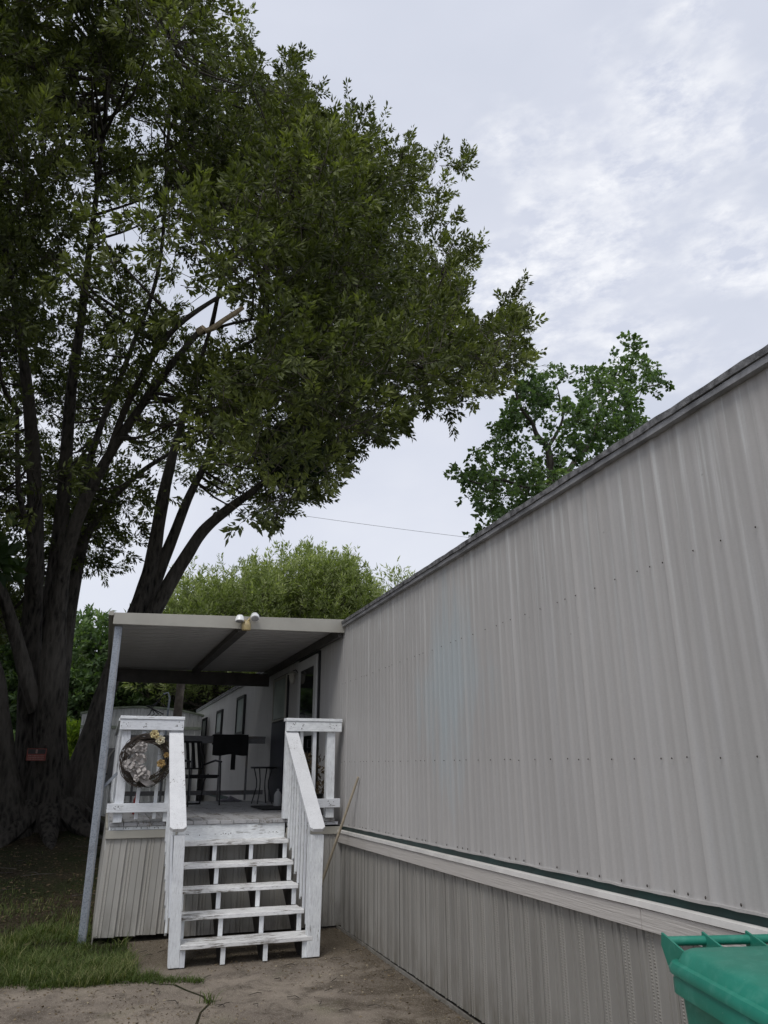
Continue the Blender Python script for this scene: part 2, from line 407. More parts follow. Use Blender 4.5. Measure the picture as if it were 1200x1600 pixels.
M['leafD'] = mat_leaf('shade_leaf', (0.015, 0.032, 0.012), (0.035, 0.062, 0.02), (0.075, 0.11, 0.035), 0.25)
M['leafE'] = mat_leaf('lime_leaf', (0.08, 0.14, 0.02), (0.19, 0.28, 0.04), (0.34, 0.42, 0.08), 0.35)
M['grass'] = mat_leaf('grass_blade', (0.045, 0.062, 0.018), (0.095, 0.14, 0.035), (0.30, 0.28, 0.14), 0.3, 0.6)
M['litter'] = mat_leaf('dry_litter', (0.05, 0.035, 0.02), (0.16, 0.12, 0.07), (0.36, 0.31, 0.22), 0.0, 0.8)
M['slab'] = mat_slab(); M['soil'] = mat_soil()

# ================================================================== GROUND
def gz(x, y):
    """ground height: level by the steps, rising gently towards the big tree"""
    u = min(max((y - 8.6) / 7.0, 0.0), 1.0); u = u * u * (3 - 2 * u)
    side = min(max((3.5 - x) / 2.0, 0.0), 1.0)
    return 0.46 * u * side - 0.012
def grid(name, xs, ys, zf, mat):
    vs = [(x, y, zf(x, y)) for y in ys for x in xs]; nx = len(xs)
    fs = [(j*nx+i, j*nx+i+1, (j+1)*nx+i+1, (j+1)*nx+i) for j in range(len(ys)-1) for i in range(nx-1)]
    me = bpy.data.meshes.new(name); me.from_pydata(vs, [], fs)
    return finish(name, me, mat, None, True)
xs = [-400, -150, -60, -30, -18] + [(-12 + 0.25 * i) for i in range(72)] + [8, 15, 30, 60, 150, 400]
ys = [-200, -60, -20, -8] + [(-4 + 0.25 * i) for i in range(120)] + [28, 34, 45, 70, 120, 250, 600]
def gzn(x, y):
    n = 0.0
    if -12 < x < 2.4 and y > 8.9: n = 0.03 * math.sin(x * 2.3 + y) + 0.02 * math.sin(y * 3.7 - x * 1.9)
    d = math.hypot(x + 0.9, y - 15.6)
    return gz(x, y) + n + 0.18 * math.exp(-(d / 1.6) ** 2)
kind(grid('ground', xs, ys, gzn, M['soil']), 'structure')

# concrete drive: a slab sheet with a broken edge towards the grass
edge = [(-5.5, 7.35), (-3.2, 7.48), (-1.6, 7.42), (-0.6, 7.56), (0.05, 7.36), (0.36, 7.40), (0.43, 7.75), (0.38, 8.3), (0.42, 9.3)]
mb = MB(); pts = [(-5.5, -3.0)] + [(2.66, -3.0), (2.66, 9.3)] + edge[::-1]
top = [(x, y, 0.0) for x, y in pts]; bot = [(x, y, -0.1) for x, y in pts]; n = len(pts)
mb.add(top + bot, [tuple(range(n)), tuple(range(2*n-1, n-1, -1))] + [(i, i+n, (i+1) % n + n, (i+1) % n) for i in range(n)])
drive = kind(mb.build('driveway', M['slab']), 'structure')
# the open crack, filled with soil, runs across the slab
crack = [(0.45, 7.42), (0.58, 7.2), (0.72, 7.12), (0.80, 6.92), (0.90, 6.72), (0.93, 6.52), (0.84, 6.32), (0.78, 6.05), (0.66, 5.75), (0.62, 5.3), (0.5, 4.6)]
mb = MB(); L = []
for i, (x, y) in enumerate(crack):
    wv = random.uniform(0.006, 0.014); L += [(x - wv, y, 0.004), (x + wv, y, 0.004)]
mb.add(L, [(2*i, 2*i+1, 2*i+3, 2*i+2) for i in range(len(crack) - 1)])
mb.build('crack', M['soil'], drive)

# ================================================================== MOBILE HOME (long wall at x = A)
A = 2.62; Y0, Y1 = -1.084, 25.48
def sag(y): return 0.0115 * (8.85 - y) if y < 8.85 else 0.0
ZS, ZR = 1.045, 3.38            # siding bottom and top at the porch
home = thing('mobile_home', (A, 12.0, 0.0), 'long grey corrugated mobile home filling the right side, with pale skirting', 'mobile home')
SW = 0.8128
def wave(u):
    # one sheet: ribs every 0.1 m with a narrower groove at each end
    p = (u / 0.1016) % 1.0
    return 0.0012 * math.cos(2 * math.pi * p) + 0.0008 * math.cos(4 * math.pi * p + 0.6) + 0.0003 * math.cos(2 * math.pi * u / 0.2032)
def sheet_mesh(width, z0, z1, step, prof, nz=1):
    k = int(round(width / step)); vs = []; fs = []
    for j in range(nz + 1):
        for i in range(k + 1):
            u = width * i / k; vs.append((prof(u), u, z0 + (z1 - z0) * j / nz))
    for j in range(nz):
        for i in range(k): a = j * (k + 1) + i; fs.append((a, a + k + 1, a + k + 2, a + 1))
    # lapped edge with thickness
    return vs, fs
vs, fs = sheet_mesh(SW - 0.003, ZS, ZR, 0.0127, lambda u: -wave(u) - (0.003 if u > SW - 0.03 else 0))
first = None; k = 0; y = Y0
nsheet = int(round((Y1 - Y0) / SW))
doors = [(9.95, 11.12), (11.88, 12.96)]
proto_me = None
for i in range(nsheet):
    y = Y0 + i * SW
    if first is None:
        me = bpy.data.meshes.new('siding_panel'); me.from_pydata(vs, [], fs)
        first = finish('siding_panel', me, M['siding'], home, True); o = first
    else: o = share(first, 'siding_panel', home)
    o.location = (0, y - 12.0, sag(y + SW / 2)); o.rotation_euler = (math.atan(0.0115) * (-1 if y < 8.4 else 0), 0, 0)
    if y < 8.4: o.location = (0, y - 12.0 , sag(y) + math.sin(math.atan(0.0115)) * 0)
# body behind the siding (other walls) and roof
mb = MB(); mb.box((A + 0.02, Y0, 0.9), (A + 4.2, Y1 - 0.02, 3.34)); mb.build('wall', simple('dark_backing', (0.05, 0.05, 0.05), 0.9), home)
mb = MB(); n = 12; prof = [(A - 0.035 + 4.27 * i / n, 3.388 + 0.16 * math.sin(math.pi * i / n)) for i in range(n + 1)]
vv = []; ff = []
ysr = [Y0 - 0.05, 1, 3, 5, 7, 8.85, 12, 18, Y1 + 0.05]
for yy in ysr:
    for (x, z) in prof: vv.append((x, yy, z + sag(yy)))
m_ = len(prof)
for j in range(len(ysr) - 1):
    for i in range(m_ - 1): a = j * m_ + i; ff.append((a, a + 1, a + m_ + 1, a + m_))
mb.add(vv, ff); mb.build('roof', M['rooftop'], home, True)
def strip(name, mat, x0, x1, za, zb, ya=Y0, yb=Y1, step=0.4, wob=0.0, par=home, seed=1):
    """a long trim running along the wall, following the home's sag"""
    rr = random.Random(seed); n = max(1, int((yb - ya) / step)); mb = MB(); vs = []
    for i in range(n + 1):
        y = ya + (yb - ya) * i / n; s = sag(y); w1 = rr.uniform(-wob, wob); w2 = rr.uniform(-wob, wob)
        vs += [(x0, y, za + s + w1), (x1, y, za + s + w1), (x1, y, zb + s + w2), (x0, y, zb + s + w2)]
    fs = []
    for i in range(n):
        a = 4 * i
        for k in range(4): b = (k + 1) % 4; fs.append((a + k, a + 4 + k, a + 4 + b, a + b))
    fs += [(0, 1, 2, 3), tuple(4 * n + k for k in (3, 2, 1, 0))]
    mb.add(vs, fs); return mb.build(name, mat, par)
strip('roof_edge', M['edge'], A - 0.04, A + 0.03, 3.322, 3.354, wob=0.002)
strip('roof_edge_coating', M['tar'], A - 0.05, A + 0.05, 3.356, 3.394, step=0.12, wob=0.004, seed=3)
strip('rim_band', M['green'], A + 0.012, A + 0.05, 0.93, ZS + 0.03, wob=0.0)
strip('hem', M['siding'], A - 0.012, A + 0.006, ZS - 0.006, ZS + 0.004, step=0.1, wob=0.003, seed=5)
strip('ledge_trim', M['trimw'], A - 0.045, A + 0.011, 0.968, 0.997, yb=8.86, wob=0.001)
yb_ = 8.86
for (ya, yb) in ((-1.08, 3.452), (3.456, 7.1), (7.104, 8.86)):
    strip('trim_board', M['trimb'], A - 0.036, A - 0.012, 0.868, 0.962, ya=ya, yb=yb)
# vinyl skirting panels with raised ridges and punched strips
SK = 0.2032
def skirt_sheet(z0, z1, width, sgn=-1):
    """one skirting panel in its own frame: u along, depth out; ridge, flat, double groove"""
    pr = [(0, 0), (0.004, 0.012), (0.012, 0.014), (0.018, 0.003), (0.055, 0.001), (0.058, -0.005), (0.063, -0.005), (0.066, 0.002),
          (0.13, 0.001), (0.134, 0.006), (0.146, 0.006), (0.150, 0.0), (0.162, 0.0), (0.166, 0.006), (0.178, 0.006), (0.182, 0.0), (width - 0.001, 0)]
    return pr
def skirt_mesh(name, z0, z1, mat, ematerial):
    pr = skirt_sheet(z0, z1, SK); me = bpy.data.meshes.new(name); vs = []; fs = []
    for u, d in pr: vs += [(-d, u, z0), (-d, u, z1)]
    for i in range(len(pr) - 1): fs.append((2*i, 2*i+1, 2*i+3, 2*i+2))
    me.from_pydata(vs, [], fs); me.materials.append(mat); me.materials.append(ematerial)
    for i in (9, 13): me.polygons[i].material_index = 1
    return me
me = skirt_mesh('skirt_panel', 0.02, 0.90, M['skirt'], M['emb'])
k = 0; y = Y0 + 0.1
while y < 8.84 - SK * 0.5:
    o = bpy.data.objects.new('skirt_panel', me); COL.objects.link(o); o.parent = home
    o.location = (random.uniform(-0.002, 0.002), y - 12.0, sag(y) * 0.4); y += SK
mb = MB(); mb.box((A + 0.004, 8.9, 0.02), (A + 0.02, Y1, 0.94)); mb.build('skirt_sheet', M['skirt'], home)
mb = MB()
for i in range(24):
    y0 = Y0 + (8.84 - Y0) * i / 24; y1 = Y0 + (8.84 - Y0) * (i + 1) / 24 - 0.002; j = random.uniform(-0.004, 0.004)
    mb.box((A - 0.03 + j, y0, 0.001), (A - 0.022 + j, y1, 0.028)).box((A - 0.022 + j, y0, 0.001), (A + 0.01, y1, 0.012))
mb.build('base_track', M['skirt'], home)
# exposed screws in rows, pairs at every seam
mb = MB()
for row in (1.72, 2.63):
    for i in range(13):
        for u in (0.0, 0.10, 0.2, 0.4, 0.6):
            y = Y0 + i * SW + 0.03 + u
            if y > 8.8: continue
            z = row + (sag(y) if row > 2 else 0.012) + random.uniform(-0.004, 0.004); yy = y + random.uniform(-0.012, 0.012)
            c = Vector((A - 0.012, yy, z)); ring = [c + Vector((0, math.cos(a) * 0.0048, math.sin(a) * 0.0054)) for a in [j * math.pi / 3 for j in range(6)]]
            mb.add([*ring, c + Vector((-0.006, 0, 0))], [(j, (j + 1) % 6, 6) for j in range(6)])
for i in range(13):
    for u in (0.0, 0.10, 0.2, 0.4, 0.6):
        y = Y0 + i * SW + 0.03 + u
        if y > 8.8: continue
        z = ZS + 0.022 + sag(y); c = Vector((A - 0.013, y + random.uniform(-0.015, 0.015), z))
        ring = [c + Vector((0, math.cos(a) * 0.0062, math.sin(a) * 0.008)) for a in [j * math.pi / 3 for j in range(6)]]
        mb.add([*ring, c + Vector((-0.006, 0, 0))], [(j, (j + 1) % 6, 6) for j in range(6)])
kind(mb.build('screws', M['screw'], home), 'stuff')
# doors and windows on the long wall (they stand proud of the sheets)
def frame_mb(y0, y1, z0, z1, wd, x0, x1):
    m = MB(); m.box((x0, y0, z0), (x1, y0 + wd, z1)); m.box((x0, y1 - wd, z0), (x1, y1, z1))
    m.box((x0, y0 + wd, z1 - wd), (x1, y1 - wd, z1)); m.box((x0, y0 + wd, z0), (x1, y1 - wd, z0 + wd)); return m
d = frame_mb(9.93, 11.10, 1.13, 3.19, 0.035, A - 0.03, A + 0.01).build('door_casing', M['black'], home)
d = frame_mb(9.97, 11.06, 1.17, 3.15, 0.14, A - 0.055, A - 0.028).build('storm_door', M['winwhite'], home, bevel=0.004)
MB().box((A - 0.045, 10.10, 1.30), (A - 0.038, 10.93, 3.02)).build('glass', M['glass'], d)
MB().box((A - 0.06, 10.10, 2.08), (A - 0.030, 10.93, 2.13)).build('mid_rail', M['winwhite'], d)
MB().tube([(A - 0.06, 10.14, 2.02), (A - 0.10, 10.14, 2.02), (A - 0.10, 10.14, 1.92), (A - 0.06, 10.14, 1.92)], 0.008, 6).build('handle', M['black'], d)
d = frame_mb(11.86, 12.96, 1.13, 3.10, 0.04, A - 0.03, A + 0.01).build('door_casing', M['black'], home)
d = MB().box((A - 0.05, 11.92, 1.15), (A - 0.012, 12.90, 2.38)).build('lower_door_panel', simple('dark_blue_door', (0.012, 0.014, 0.03), 0.5), home)
MB().box((A - 0.04, 11.97, 2.42), (A - 0.012, 12.85, 3.04)).build('blind_pane', M['blind'], home)
frame_mb(11.90, 12.92, 2.36, 3.08, 0.045, A - 0.05, A - 0.02).build('window_frame', M['beige'], home, bevel=0.003)
# porch lamp on the wall between the doors
MB().box((A - 0.03, 11.10, 2.86), (A - 0.005, 11.18, 3.02)).build('lamp_plate', M['beige'], home)
wl = MB().lathe([(0.02, 0.10), (0.075, 0.06), (0.08, 0.05), (0.05, 0.045), (0.05, 0.0), (0.035, -0.07), (0.012, -0.09)], (A - 0.12, 11.14, 2.94), 12).build('porch_lamp', M['beige'], home, True)
MB().tube([(A - 0.02, 11.14, 3.0), (A - 0.07, 11.14, 3.06), (A - 0.12, 11.14, 3.04)], 0.008, 6).build('lamp_arm', M['black'], home)
for (y0, y1, z0, z1) in ((15.95, 16.95, 2.30, 3.10), (19.3, 20.3, 2.42, 3.02), (22.5, 23.5, 2.42, 3.0)):
    f = frame_mb(y0, y1, z0, z1, 0.06, A - 0.05, A + 0.01).build('window', M['black'], home)
    MB().box((A - 0.03, y0 + 0.06, z0 + 0.06), (A - 0.02, y1 - 0.06, z1 - 0.06)).build('pane', M['blind'], f)

# ================================================================== PORCH (deck, skirting, steps and railings)
B = 8.85; XL, XR = 0.10, 2.585; YB = 13.5; ZD = 1.125
porch = thing('porch', (1.35, 8.85, 0.0), 'white painted timber porch with peeling steps against the grey mobile home', 'porch')
x = XL
while x < XR - 0.05:
    w_ = min(0.138, XR - x); z_ = ZD + random.uniform(-0.002, 0.002)
    MB().box((x, B - 0.035 + random.uniform(-0.006, 0.006), z_ - 0.036), (x + w_, YB, z_)).build('deck_board', M['deck'], porch, bevel=0.003); x += 0.1435
MB().box((XL, B - 0.012, 1.052), (0.80, B + 0.026, 1.086)).build('rim_board', M['px'], porch, bevel=0.003)
MB().box((1.99, B - 0.012, 1.052), (XR, B + 0.026, 1.086)).build('rim_board', M['px'], porch, bevel=0.003)
MB().box((0.80, B - 0.018, 0.905), (1.965, B + 0.02, 1.086)).build('front_riser', M['px'], porch, bevel=0.003)
MB().box((XL - 0.02, B + 0.028, 0.86), (0.80, B + 0.05, 1.05)).build('inner_rim', M['px'], porch)
MB().box((XL, B + 0.05, 0.90), (XL + 0.035, YB, 1.086)).build('side_rim', M['py'], porch)
MB().box((XL, YB - 0.04, 0.90), (XR, YB, 1.086)).build('back_rim', M['px'], porch)
MB().box((XL - 0.028, B - 0.03, 0.972), (0.795, B - 0.014, 1.050)).build('skirt_band', M['beige'], porch, bevel=0.002)
MB().box((1.98, B - 0.03, 0.955), (XR + 0.02, B - 0.014, 1.035)).build('skirt_band', M['beige'], porch, bevel=0.002)
MB().box((XL - 0.028, B - 0.012, 0.972), (XL - 0.004, YB, 1.050)).build('skirt_band', M['beige'], porch)
# front skirt panels, slightly kicked out at the foot on the left like the real ones
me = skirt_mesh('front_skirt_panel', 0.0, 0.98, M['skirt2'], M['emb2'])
x = XL - 0.036
while x < XR + 0.02 - 0.03:
    o = bpy.data.objects.new('front_skirt_panel', me); COL.objects.link(o); o.parent = porch
    left = x < 0.8; zb = 0.055 if x < 0.75 else 0.02
    o.rotation_euler = (R(-4.5) * 0, 0, 0)
    lean = R(2.0) if left else 0.0
    # u axis along +X, outward = -Y
    o.matrix_local = Matrix.Translation((x + (SK if True else 0) - 1.35, 0.0 + random.uniform(-0.001, 0.001), zb)) @ Matrix.Rotation(R(90), 4, 'Z') @ Matrix.Rotation(lean, 4, 'X')
    o.scale = (1, 1, (0.98 - zb) / 0.98)
    x += SK * 0.995
me = skirt_mesh('side_skirt_panel', 0.0, 1.0, M['skirt2'], M['emb2'])
y = B + 0.02
while y < YB - 0.1:
    o = bpy.data.objects.new('side_skirt_panel', me); COL.objects.link(o); o.parent = porch
    o.location = (XL - 0.036 - 1.35, y - 8.85, -0.01); o.rotation_euler = (0, R(2.0), 0); y += SK
MB().box((XL + 0.03, B + 0.03, 0.06), (XL + 0.12, B + 0.12, 1.05)).build('deck_leg', M['pz'], porch)
# steps: five treads of two boards each on four sawtooth stringers
RISE, RUN, YS = 0.187, 0.25, 7.60
TX0, TX1 = 0.795, 1.965
def tread_y(i): return YS + RUN * i
for i in range(5):
    z = RISE * (i + 1); y = tread_y(i); tilt = random.uniform(-0.004, 0.004)
    for k in (0, 1):
        a = y - 0.012 + k * 0.139; xx0 = TX0 + random.uniform(-0.004, 0.004); xx1 = TX1 + random.uniform(-0.006, 0.006) + (0.03 if i == 0 else 0)
        mb = MB().box((xx0, a, z - 0.038 + tilt * k), (xx1, a + 0.136, z + tilt * k))
        mb.build('tread', M['tread'], porch, bevel=0.005)
stp = [0.80, 1.155, 1.54, 1.905]
for s_, x in enumerate(stp):
    mb = MB(); outl = []
    for i in range(5):
        y = tread_y(i) + 0.02; zt = RISE * (i + 1) - 0.040
        outl += [(y, zt - RISE if i else 0.004), (y, zt)]
        outl += [(y + RUN, zt)]
    outl = []
    for i in range(5):
        y = tread_y(i) + 0.022; zt = RISE * (i + 1) - 0.040; zb_ = (RISE * i - 0.040) if i else 0.006
        outl += [(y, zb_), (y, zt)]
    outl += [(tread_y(5) - 0.0, RISE * 5 - 0.040), (tread_y(5) - 0.0, RISE * 5 - 0.29), (tread_y(0) + 0.24, 0.006)]
    n = len(outl); w_ = 0.038 if 0 < s_ < 3 else 0.040
    vs = [(x, y, z) for y, z in outl] + [(x + w_, y, z) for y, z in outl]
    # strip the profile into quads: sides as ngons
    mb.add(vs, [tuple(range(n)), tuple(range(2*n-1, n-1, -1))] + [(i, (i+1) % n, (i+1) % n + n, i + n) for i in range(n)])
    mb.build('stringer', simple('stained_stringer', (0.03, 0.026, 0.022), 0.8) if False else M.setdefault('string', simple('dark_stained_timber', (0.035, 0.03, 0.026), 0.85, var=0.5, scale=12)), porch)
    # painted front nosing faces of each saw tooth
    for i in range(5):
        y = tread_y(i) + 0.021; zt = RISE * (i + 1) - 0.040; zb_ = (RISE * i + 0.001) if i else 0.008
        MB().box((x - 0.001, y - 0.004, zb_), (x + w_ + 0.003, y + 0.003, zt)).build('stringer_face', M['pz'], porch)
# newel posts, handrails, pickets
def lean_box(p, q, wx, wy, name, mat):
    p = Vector(p); q = Vector(q); vs = []
    for c in (p, q):
        for a, b in ((-1,-1),(1,-1),(1,1),(-1,1)): vs.append((c.x + a * wx / 2, c.y + b * wy / 2, c.z))
    return MB().add(vs, [(3,2,1,0),(4,5,6,7),(0,1,5,4),(1,2,6,5),(2,3,7,6),(3,0,4,7)]).build(name, mat, porch, bevel=0.004)
lean_box((0.752, 7.66, 0.01), (0.710, 7.64, 1.085), 0.098, 0.092, 'newel_post', M['pz'])
lean_box((0.686, 7.68, 0.40), (0.640, 7.66, 1.09), 0.022, 0.09, 'newel_side_board', M['pz'])
lean_box((2.005, 7.64, 0.01), (2.015, 7.62, 1.055), 0.125, 0.092, 'newel_post', M['pz'])
def handrail(xa, xb, za, zb, ya, yb):
    p = Vector((xa, ya, za)); q = Vector((xb, yb, zb)); d = (q - p).normalized(); up = Vector((1, 0, 0)).cross(d); up = up if up.z > 0 else -up
    w2 = 0.076; th = 0.036; ch = 0.03; X = Vector((1, 0, 0))
    prof = [(-w2, 0.03), (-w2 + ch, 0.0), (w2 - ch, 0.0), (w2, 0.03)]
    vs = []
    for s in (0, 1):
        for (u, e) in prof: vs.append(p + X * u + d * e + up * (th * s))
        vs.append(q + X * w2 + up * (th * s)); vs.append(q - X * w2 + up * (th * s))
    n = 6
    return MB().add(vs, [tuple(range(n)), tuple(range(2*n-1, n-1, -1))] + [(i, i + n, (i+1) % n + n, (i+1) % n) for i in range(n)]).build('handrail', M['hand'], porch, bevel=0.003)
handrail(0.690, 0.692, 1.115, 2.03, 7.585, 8.80)
handrail(2.005, 1.985, 1.085, 2.045, 7.55, 8.79)
def picket(x, y, z0, z1, slope=0.76):
    vs = []
    for yy, zz in ((y - 0.018, z1 - 0.018 * slope), (y + 0.018, z1 + 0.018 * slope)):
        pass
    a, b = y - 0.019, y + 0.019
    v = [(x - 0.010, a, z0 + 0.03), (x + 0.010, a, z0 + 0.03), (x + 0.010, b, z0), (x - 0.010, b, z0),
         (x - 0.010, a, z1 - 0.019 * slope), (x + 0.010, a, z1 - 0.019 * slope), (x + 0.010, b, z1 + 0.019 * slope), (x - 0.010, b, z1 + 0.019 * slope)]
    MB().add(v, [(3,2,1,0),(4,5,6,7),(0,1,5,4),(1,2,6,5),(2,3,7,6),(3,0,4,7)]).build('picket', M['pz'], porch, bevel=0.002)
for side, xx, rz in ((0, 0.672, 1.115), (1, 1.972, 1.085)):
    for i in range(8):
        y = 7.765 + i * 0.129
        if side == 0 and i > 7: continue
        zt = rz + (y - 7.57) * 0.765 - 0.03
        picket(xx, y, max(0.05, 0.748 * (y - 7.70) + 0.19) + random.uniform(-0.015, 0.015), zt)
# front railings
def front_rail(x0, x1, posts, bal, zcap):
    MB().box((x0 - 0.005, B - 0.135, zcap), (x1 + 0.005, B + 0.02, zcap + 0.034)).build('rail_cap', M['px'], porch, bevel=0.004)
    MB().box((x0, B - 0.125, zcap - 0.112), (x1, B - 0.088, zcap - 0.002)).build('top_rail', M['px'], porch, bevel=0.004)
    for (a, b) in posts: MB().box((a, B - 0.086, 1.13), (b, B + 0.004, zcap - 0.001)).build('rail_post', M['pz'], porch, bevel=0.004)
    for (a, b) in bal: MB().box((a, B - 0.084, 1.16), (b, B - 0.048, zcap - 0.001)).build('baluster', M['pz'], porch, bevel=0.003)
front_rail(0.095, 0.765, [(0.128, 0.218)], [(0.335, 0.373), (0.518, 0.556)], 2.17)
MB().box((0.055, B - 0.125, 1.228), (0.70, B - 0.088, 1.318)).build('bottom_rail', M['px'], porch, bevel=0.004)
MB().box((0.63, B - 0.086, 1.13), (0.72, B + 0.004, 2.169)).build('rail_post', M['pz'], porch, bevel=0.004)
front_rail(1.915, 2.578, [(1.925, 2.005), (2.415, 2.512)], [(2.09, 2.128), (2.245, 2.285)], 2.18)
MB().box((2.05, B - 0.125, 1.24), (2.575, B - 0.088, 1.335)).build('bottom_rail', M['px'], porch, bevel=0.004)
mb = MB(); rr = random.Random(31)
for (xa, xb, zz) in ((0.11, 0.20, 2.12), (0.66, 0.75, 2.12), (1.94, 2.02, 2.13), (2.41, 2.52, 2.13), (2.09, 2.13, 2.12), (0.34, 0.37, 2.11), (0.12, 0.21, 1.27), (2.42, 2.50, 1.29), (0.12, 0.75, 1.07), (2.02, 2.55, 1.07), (0.85, 1.93, 0.99)):
    for k in range(6 if xb - xa < 0.3 else 14):
        x = rr.uniform(xa, xb); z = zz + rr.uniform(-0.03, 0.03) * (1 if zz > 1.1 else 0.3); y_ = (B - 0.1265) if zz > 1.1 else ((B - 0.0195) if zz < 1.0 else (B - 0.0135)); r_n = rr.uniform(0.0035, 0.006)
        mb.add([(x + r_n * math.cos(a), y_, z + r_n * math.sin(a)) for a in [q * math.pi / 3 for q in range(6)]], [(5, 4, 3, 2, 1, 0)])
kind(mb.build('nail_heads', M['screw'], porch), 'stuff')
# side railing (left) and back railing
MB().box((XL - 0.02, B + 0.025, 2.155), (XL + 0.10, YB, 2.188)).build('side_cap', M['py'], porch, bevel=0.003)
MB().box((XL + 0.01, B + 0.03, 1.235), (XL + 0.045, YB, 1.315)).build('side_rail', M['py'], porch, bevel=0.003)
y = B + 0.2
while y < YB - 0.2: MB().box((XL + 0.012, y, 1.24), (XL + 0.05, y + 0.036, 2.154)).build('baluster', M['pz'], porch); y += 0.17
greyw = mat_paint('grey_weathered_paint', 0, 0.9, (0.17, 0.17, 0.175))
MB().box((XL + 0.1, YB - 0.06, 2.135), (XR, YB + 0.06, 2.17)).build('back_cap', greyw, porch)
MB().box((XL + 0.1, YB - 0.03, 2.05), (XR, YB + 0.01, 2.134)).build('back_rail', greyw, porch)
MB().box((XL + 0.1, YB - 0.03, 1.22), (XR, YB + 0.01, 1.29)).build('back_rail', greyw, porch)
x = XL + 0.32; gz_ = mat_paint('grey_weathered_post', 2, 0.8, (0.16, 0.16, 0.165))
while x < XR: MB().box((x, YB - 0.05, 1.13), (x + 0.035, YB - 0.032, 2.049)).build('baluster', gz_, porch); x += 0.46

# ================================================================== PORCH ROOF
YF, YBK = 8.80, 14.0
def rz(x): return 3.245 + (x + 0.1) * 0.0215
canopy = thing('porch_roof', (-0.05, 8.9, 0.0), 'flat metal patio roof on a galvanised post over the white porch', 'porch roof')
x0, x1 = -0.10, 2.60
h = 0.115
MB().add([(x0, YF, rz(x0) - 0.045), (x1 + 0.02, YF, rz(x1) - 0.05), (x1 + 0.02, YF, rz(x1) + h), (x0, YF, rz(x0) + 0.085),
          (x0, YF + 0.03, rz(x0) - 0.045), (x1 + 0.02, YF + 0.03, rz(x1) - 0.05), (x1 + 0.02, YF + 0.03, rz(x1) + h), (x0, YF + 0.03, rz(x0) + 0.085)],
         [(0,1,2,3),(7,6,5,4),(0,4,5,1),(2,6,7,3),(1,5,6,2),(3,7,4,0)]).build('fascia', M['beige'], canopy, bevel=0.003)
MB().add([(x0 - 0.055, YF - 0.01, rz(x0) + 0.05), (x0 - 0.001, YF - 0.01, rz(x0) + 0.05), (x0 - 0.001, YF - 0.01, rz(x0) + 0.10), (x0 - 0.055, YF - 0.01, rz(x0) + 0.10),
          (x0 - 0.055, YBK, rz(x0) + 0.05), (x0 - 0.001, YBK, rz(x0) + 0.05), (x0 - 0.001, YBK, rz(x0) + 0.10), (x0 - 0.055, YBK, rz(x0) + 0.10)],
         [(0,1,2,3),(7,6,5,4),(0,4,5,1),(2,6,7,3),(1,5,6,2),(3,7,4,0)]).build('gutter', M['beige'], canopy, bevel=0.003)
# ribbed roof pans, each one running from the wall to the outer edge
pan = None
PW = 0.305
k = 0
while YF + 0.03 + (k + 1) * PW < YBK:
    ys0 = YF + 0.035 + k * PW
    if pan is None:
        pr = [(0, 0.0), (0.012, 0.012), (0.05, 0.012), (0.06, 0.0), (0.15, 0.0), (0.16, 0.012), (0.20, 0.012), (0.21, 0.0), (0.295, 0.0), (0.297, 0.05), (0.300, 0.05), (0.3005, 0.0)]
        vs = []; fs = []
        for u, d in pr: vs += [(x0 + 0.05, u, rz(x0) + d - rz(x0)), (2.60 + 0.05, u, rz(2.6) + d - rz(x0))]
        for i in range(len(pr) - 1): fs.append((2*i, 2*i+1, 2*i+3, 2*i+2))
        me = bpy.data.meshes.new('roof_pan'); me.from_pydata(vs, [], fs)
        pan = finish('roof_pan', me, M['ceil'], canopy); o = pan
    else: o = share(pan, 'roof_pan', canopy)
    o.location = (0, ys0 - 8.9, rz(x0) + 0.012); k += 1
MB().add([(x0, YF + 0.03, rz(x0) + 0.07), (2.6, YF + 0.03, rz(2.6) + 0.07), (2.6, YBK, rz(2.6) + 0.07), (x0, YBK, rz(x0) + 0.07)], [(0, 1, 2, 3)]).build('roof_deck', M['beige'], canopy)
MB().beam((1.36, YF + 0.05, rz(1.36) - 0.04), (1.28, 13.4, rz(1.28) - 0.04), 0.10, 0.075).build('beam', M['darkbeam'], canopy)
MB().box((x0, 13.35, 3.02), (2.58, 13.42, 3.235)).build('back_beam', M['darkbeam'], canopy)
MB().box((2.545, YF + 0.05, rz(2.55) - 0.10), (2.6, 13.9, rz(2.55) + 0.005)).build('wall_ledger', M['darkbeam'], canopy)
MB().box((x0, YF + 0.05, rz(x0) - 0.04), (x0 + 0.04, 13.9, rz(x0) + 0.01)).build('side_channel', M['beige'], canopy)
mb = MB(); c = (-0.035, 8.93)
mb.box((c[0] - 0.042, c[1] - 0.04, 0.0), (c[0] + 0.042, c[1] + 0.04, 3.20)); mb.build('post', M['galv'], canopy, bevel=0.01)
MB().box((c[0] + 0.020, c[1] - 0.043, 0.0), (c[0] + 0.028, c[1] - 0.041, 3.19)).build('post_seam', M['edge'], canopy)
MB().box((c[0] - 0.042, 13.2, 0.3), (c[0] + 0.042, 13.28, 3.20)).build('post', M['galv'], canopy, bevel=0.01)
MB().beam((c[0] + 0.02, 8.96, 1.46), (0.13, 8.96, 1.62), 0.02, 0.03).build('brace', M['galv'], canopy)
MB().box((c[0] - 0.06, c[1] - 0.015, 1.60), (c[0] + 0.06, c[1] + 0.005, 1.615)).build('bolt', M['black'], canopy)

